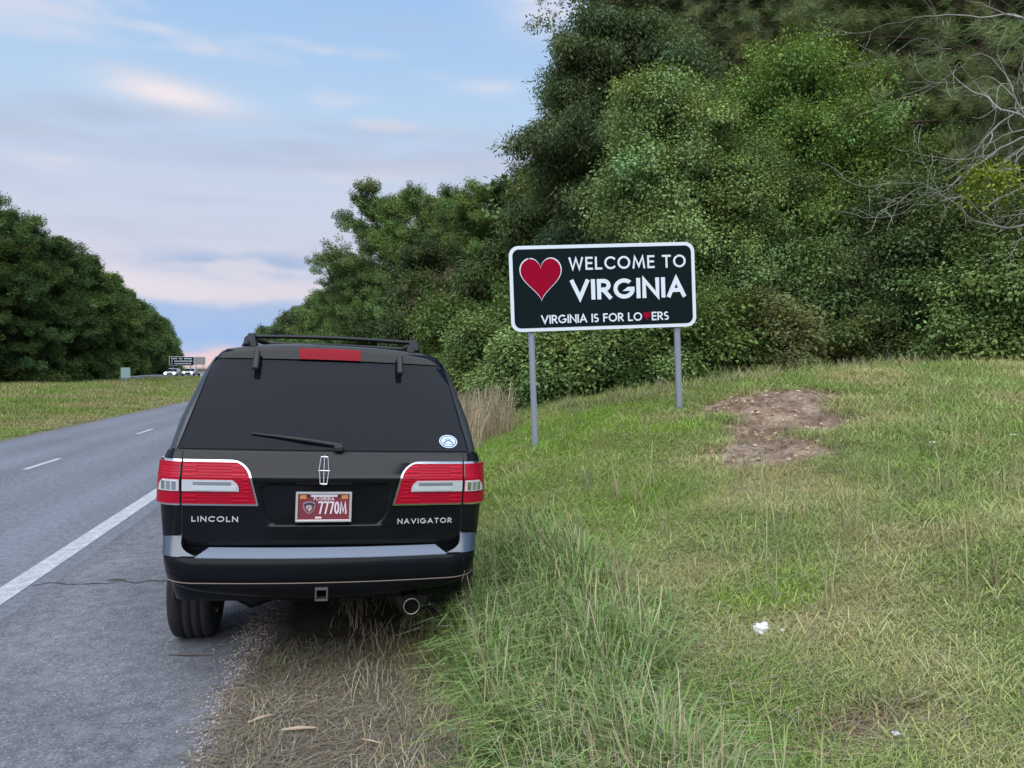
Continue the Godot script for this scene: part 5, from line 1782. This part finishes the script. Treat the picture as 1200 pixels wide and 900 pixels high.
	for i in 90:      # thin seed stems standing over the bank
		var d := 4.5 + 6.0 * rng.randf()
		var ang := deg_to_rad(rng.randf_range(14.0, 48.0))
		var x := sin(ang) * d
		var z := -cos(ang) * d
		if x > 2.2 and bare(x, z) < 0.2:
			dry.add(Basis(Vector3.UP, rng.randf() * TAU).scaled(Vector3(0.8, rng.randf_range(0.4, 0.8), 0.8)), Vector3(x, ground_y(x, z), z), vary(Color(0.27, 0.26, 0.14), 0.15))
	var far := Bundle.new()
	for i in 26000:
		var zz := -14.0 - 110.0 * pow(rng.randf(), 1.7)
		var xs := -8.75 - 22.0 * pow(rng.randf(), 1.2)
		var x := xs + road_shift(zz)
		if x < -25.0 and zz < -80.0:
			continue
		var n := noise_b.get_noise_2d(x * 0.7, zz * 0.7)
		var path := exp(-pow((xs + 22.0) / 1.4, 2))
		if rng.randf() < path * 0.6:
			continue
		var c := Color(0.19, 0.25, 0.065).lerp(Color(0.28, 0.26, 0.12), clampf(0.4 + n * 2.0 + 0.4 * smoothstep(-11.5, -9.0, xs), 0, 1))
		far.add(Basis(Vector3.UP, rng.randf() * TAU).scaled(Vector3(1.0, rng.randf_range(0.5, 1.1) * (0.55 + 0.6 * smoothstep(-9.5, -12.0, xs)), 1.0) * clampf(-zz / 45.0, 0.6, 1.8)), Vector3(x, ground_y(x, zz) - 0.02, zz), vary(c, 0.15))
	var w := scatter("verge_grass", far, M.wide_tuft, M.blade)
	tag(w, "mown grass verge between the road and the left trees", "grass")
	tag(scatter("short_grass", short, M.short_tuft, M.blade), "short green and yellowish grass over the bank", "grass")
	tag(scatter("bank_grass", mids, M.mid_tuft, M.blade), "longer loose grass growing through the short grass of the bank", "grass")
	tag(scatter("tall_grass", talls, M.tall_tuft, M.blade), "tall rank green grass beside the car's right rear corner", "grass")
	tag(scatter("dry_grass", dry, M.dry_tuft, M.straw), "dry beige grass stems behind the posts and on the crest", "grass")
	tag(scatter("cut_straw", straw, M.flat_straw, M.straw), "dead cut straw lying behind the car and between the grass", "straw")

func lump(r: float, rough: float, seed_: int, flat := 1.0) -> SurfaceTool:
	var nz := FastNoiseLite.new()
	nz.seed = seed_
	nz.frequency = 0.9
	var st := sfc()
	sheet(st, func(i: float, j: float) -> Vector3:
		var a := i * TAU
		var e := (j - 0.5) * PI
		var d := Vector3(cos(a) * cos(e), sin(e), sin(a) * cos(e))
		var q := d * r * (1.0 + rough * nz.get_noise_3d(d.x * 2.0, d.y * 2.0, d.z * 2.0) * 2.0)
		return Vector3(q.x, q.y * flat, q.z), 20, 12)
	return st

func pebble_mesh() -> ArrayMesh:
	var pebble := sfc(false)
	for f in [[0, 2, 4], [2, 1, 4], [1, 3, 4], [3, 0, 4], [2, 0, 5], [1, 2, 5], [3, 1, 5], [0, 3, 5]]:
		for k in f:
			pebble.add_vertex([Vector3(1, 0.1, 0.2), Vector3(-0.9, -0.1, -0.2), Vector3(0.15, 0, 0.9), Vector3(-0.1, 0.1, -1), Vector3(0.1, 0.8, 0), Vector3(0, -0.8, 0.1)][k])
	pebble.generate_normals()
	return pebble.commit()

func small_things() -> void:
	var l := obj("paper_litter", lump(0.045, 0.5, 4, 0.8), M.paper)
	l.position = Vector3(2.18, ground_y(2.18, -3.73) + 0.075, -3.73)
	l.scale = Vector3(1.0, 0.9, 0.8)
	tag(l, "crumpled white paper litter lying in the grass, largest of the scraps", "litter")
	var scraps := [[1.59, -3.81, 0.016, "tiny white scrap in the grass left of the crumpled paper"], [2.12, -2.62, 0.014, "tiny white scrap by the bare soil at the lower right"], [1.95, -6.2, 0.016, "tiny white scrap on the bank left of the dirt patch"], [2.26, -3.66, 0.012, "tiny white scrap just right of the crumpled paper"]]
	for k in scraps.size():
		var s: Array = scraps[k]
		var o := obj("paper_scrap", lump(s[2], 0.5, 20 + k, 0.6), M.paper)
		o.position = Vector3(s[0], ground_y(s[0], s[1]) + 0.07, s[1])
		tag(o, s[3], "litter", "white scraps in the grass")
	var flowers := [[5.55, -5.5, "small white flower in the grass at the photo's right edge"], [4.94, -5.72, "small white flower in the grass below the right end of the crest"]]
	for k in flowers.size():
		var f: Array = flowers[k]
		var t := thing("white_flower", f[2], "flower", on_ground(f[0], f[1]), 0.0, "white flowers on the bank")
		var st := sfc()
		tube(st, [Vector3.ZERO, Vector3(0.01, 0.2, 0.01)], [0.002, 0.002], 5)
		obj("stem", st, M.twig, t)
		var h := sfc(false)
		for p in 6:
			var b := Basis(Vector3.UP, TAU * p / 6.0)
			quad(h, Vector3(0.01, 0.2, 0.01), Vector3(0.01, 0.2, 0.01) + b * Vector3(0.022, 0.006, -0.009), Vector3(0.01, 0.2, 0.01) + b * Vector3(0.032, 0.0, 0), Vector3(0.01, 0.2, 0.01) + b * Vector3(0.022, 0.006, 0.009))
		obj("petals", h, M.paper, t)
	var sticks := [[-0.98, -5.22, 0.28, 0.25, 0.006, "twig", "thin dark twig lying on the pavement behind the car's left wheel"], [-0.62, -5.1, 0.1, 0.9, 0.004, "twig", "short twig at the pavement edge behind the car"], [-0.24, -4.0, 0.17, 0.05, 0.011, "chip", "pale wood splinter lying in the cut straw"], [-0.44, -4.15, 0.12, -0.6, 0.01, "chip", "reddish bark strip at the crumbled pavement edge"], [0.12, -3.8, 0.1, 0.7, 0.006, "chip", "small pale chip in the straw, right of the long splinter"], [-1.95, -7.22, 0.16, 0.1, 0.007, "twig", "dark stick lying along the pavement crack"]]
	for s in sticks:
		var st := sfc()
		var q := Vector3(s[2], 0, s[2] * s[3]) * 0.5
		tube(st, [-q, Vector3(0, s[4] * 0.8, s[2] * 0.05), q], [s[4] * 0.6, s[4], s[4] * 0.4], 6)
		var o := obj("twig" if s[5] == "twig" else "wood_chip", st, M[s[5]])
		o.position = Vector3(s[0], maxf(ground_y(s[0], s[1]), -0.02) + s[4] + (0.004 if s[5] == "twig" else 0.03), s[1])
		tag(o, s[6], "twig" if s[5] == "twig" else "wood chip")
	# crumbled gravel along the pavement edge and loose grit on the shoulder
	var g := Bundle.new()
	for i in 5200:
		var z := -2.6 - 5.0 * pow(rng.randf(), 1.3)
		var x := pavement_edge(z) + rng.randfn(0.03, 0.065)
		var s := rng.randf_range(0.003, 0.0105)
		g.add((Basis(Vector3.UP, rng.randf() * TAU) * Basis(Vector3.RIGHT, rng.randf() * 3.0)).scaled(Vector3(1, 0.7, 0.85) * s), Vector3(x, maxf(ground_y(x, z), -0.03) + s * 0.35 + (0.003 if x < pavement_edge(z) else 0.0), z), vary(Color(0.33, 0.28, 0.26), 0.25))
	for i in 1400:
		var z := -2.8 - 9.0 * pow(rng.randf(), 1.2)
		var x := rng.randf_range(-2.5, -0.7)
		var s := rng.randf_range(0.002, 0.0055)
		g.add(Basis(Vector3.UP, rng.randf() * TAU).scaled(Vector3(1, 0.6, 0.8) * s), Vector3(x, 0.0035 + s * 0.4, z), vary(Color(0.3, 0.29, 0.28), 0.3))
	tag(scatter("gravel", g, pebble_mesh(), M.stone), "pinkish gravel crumbling along the pavement edge", "gravel")
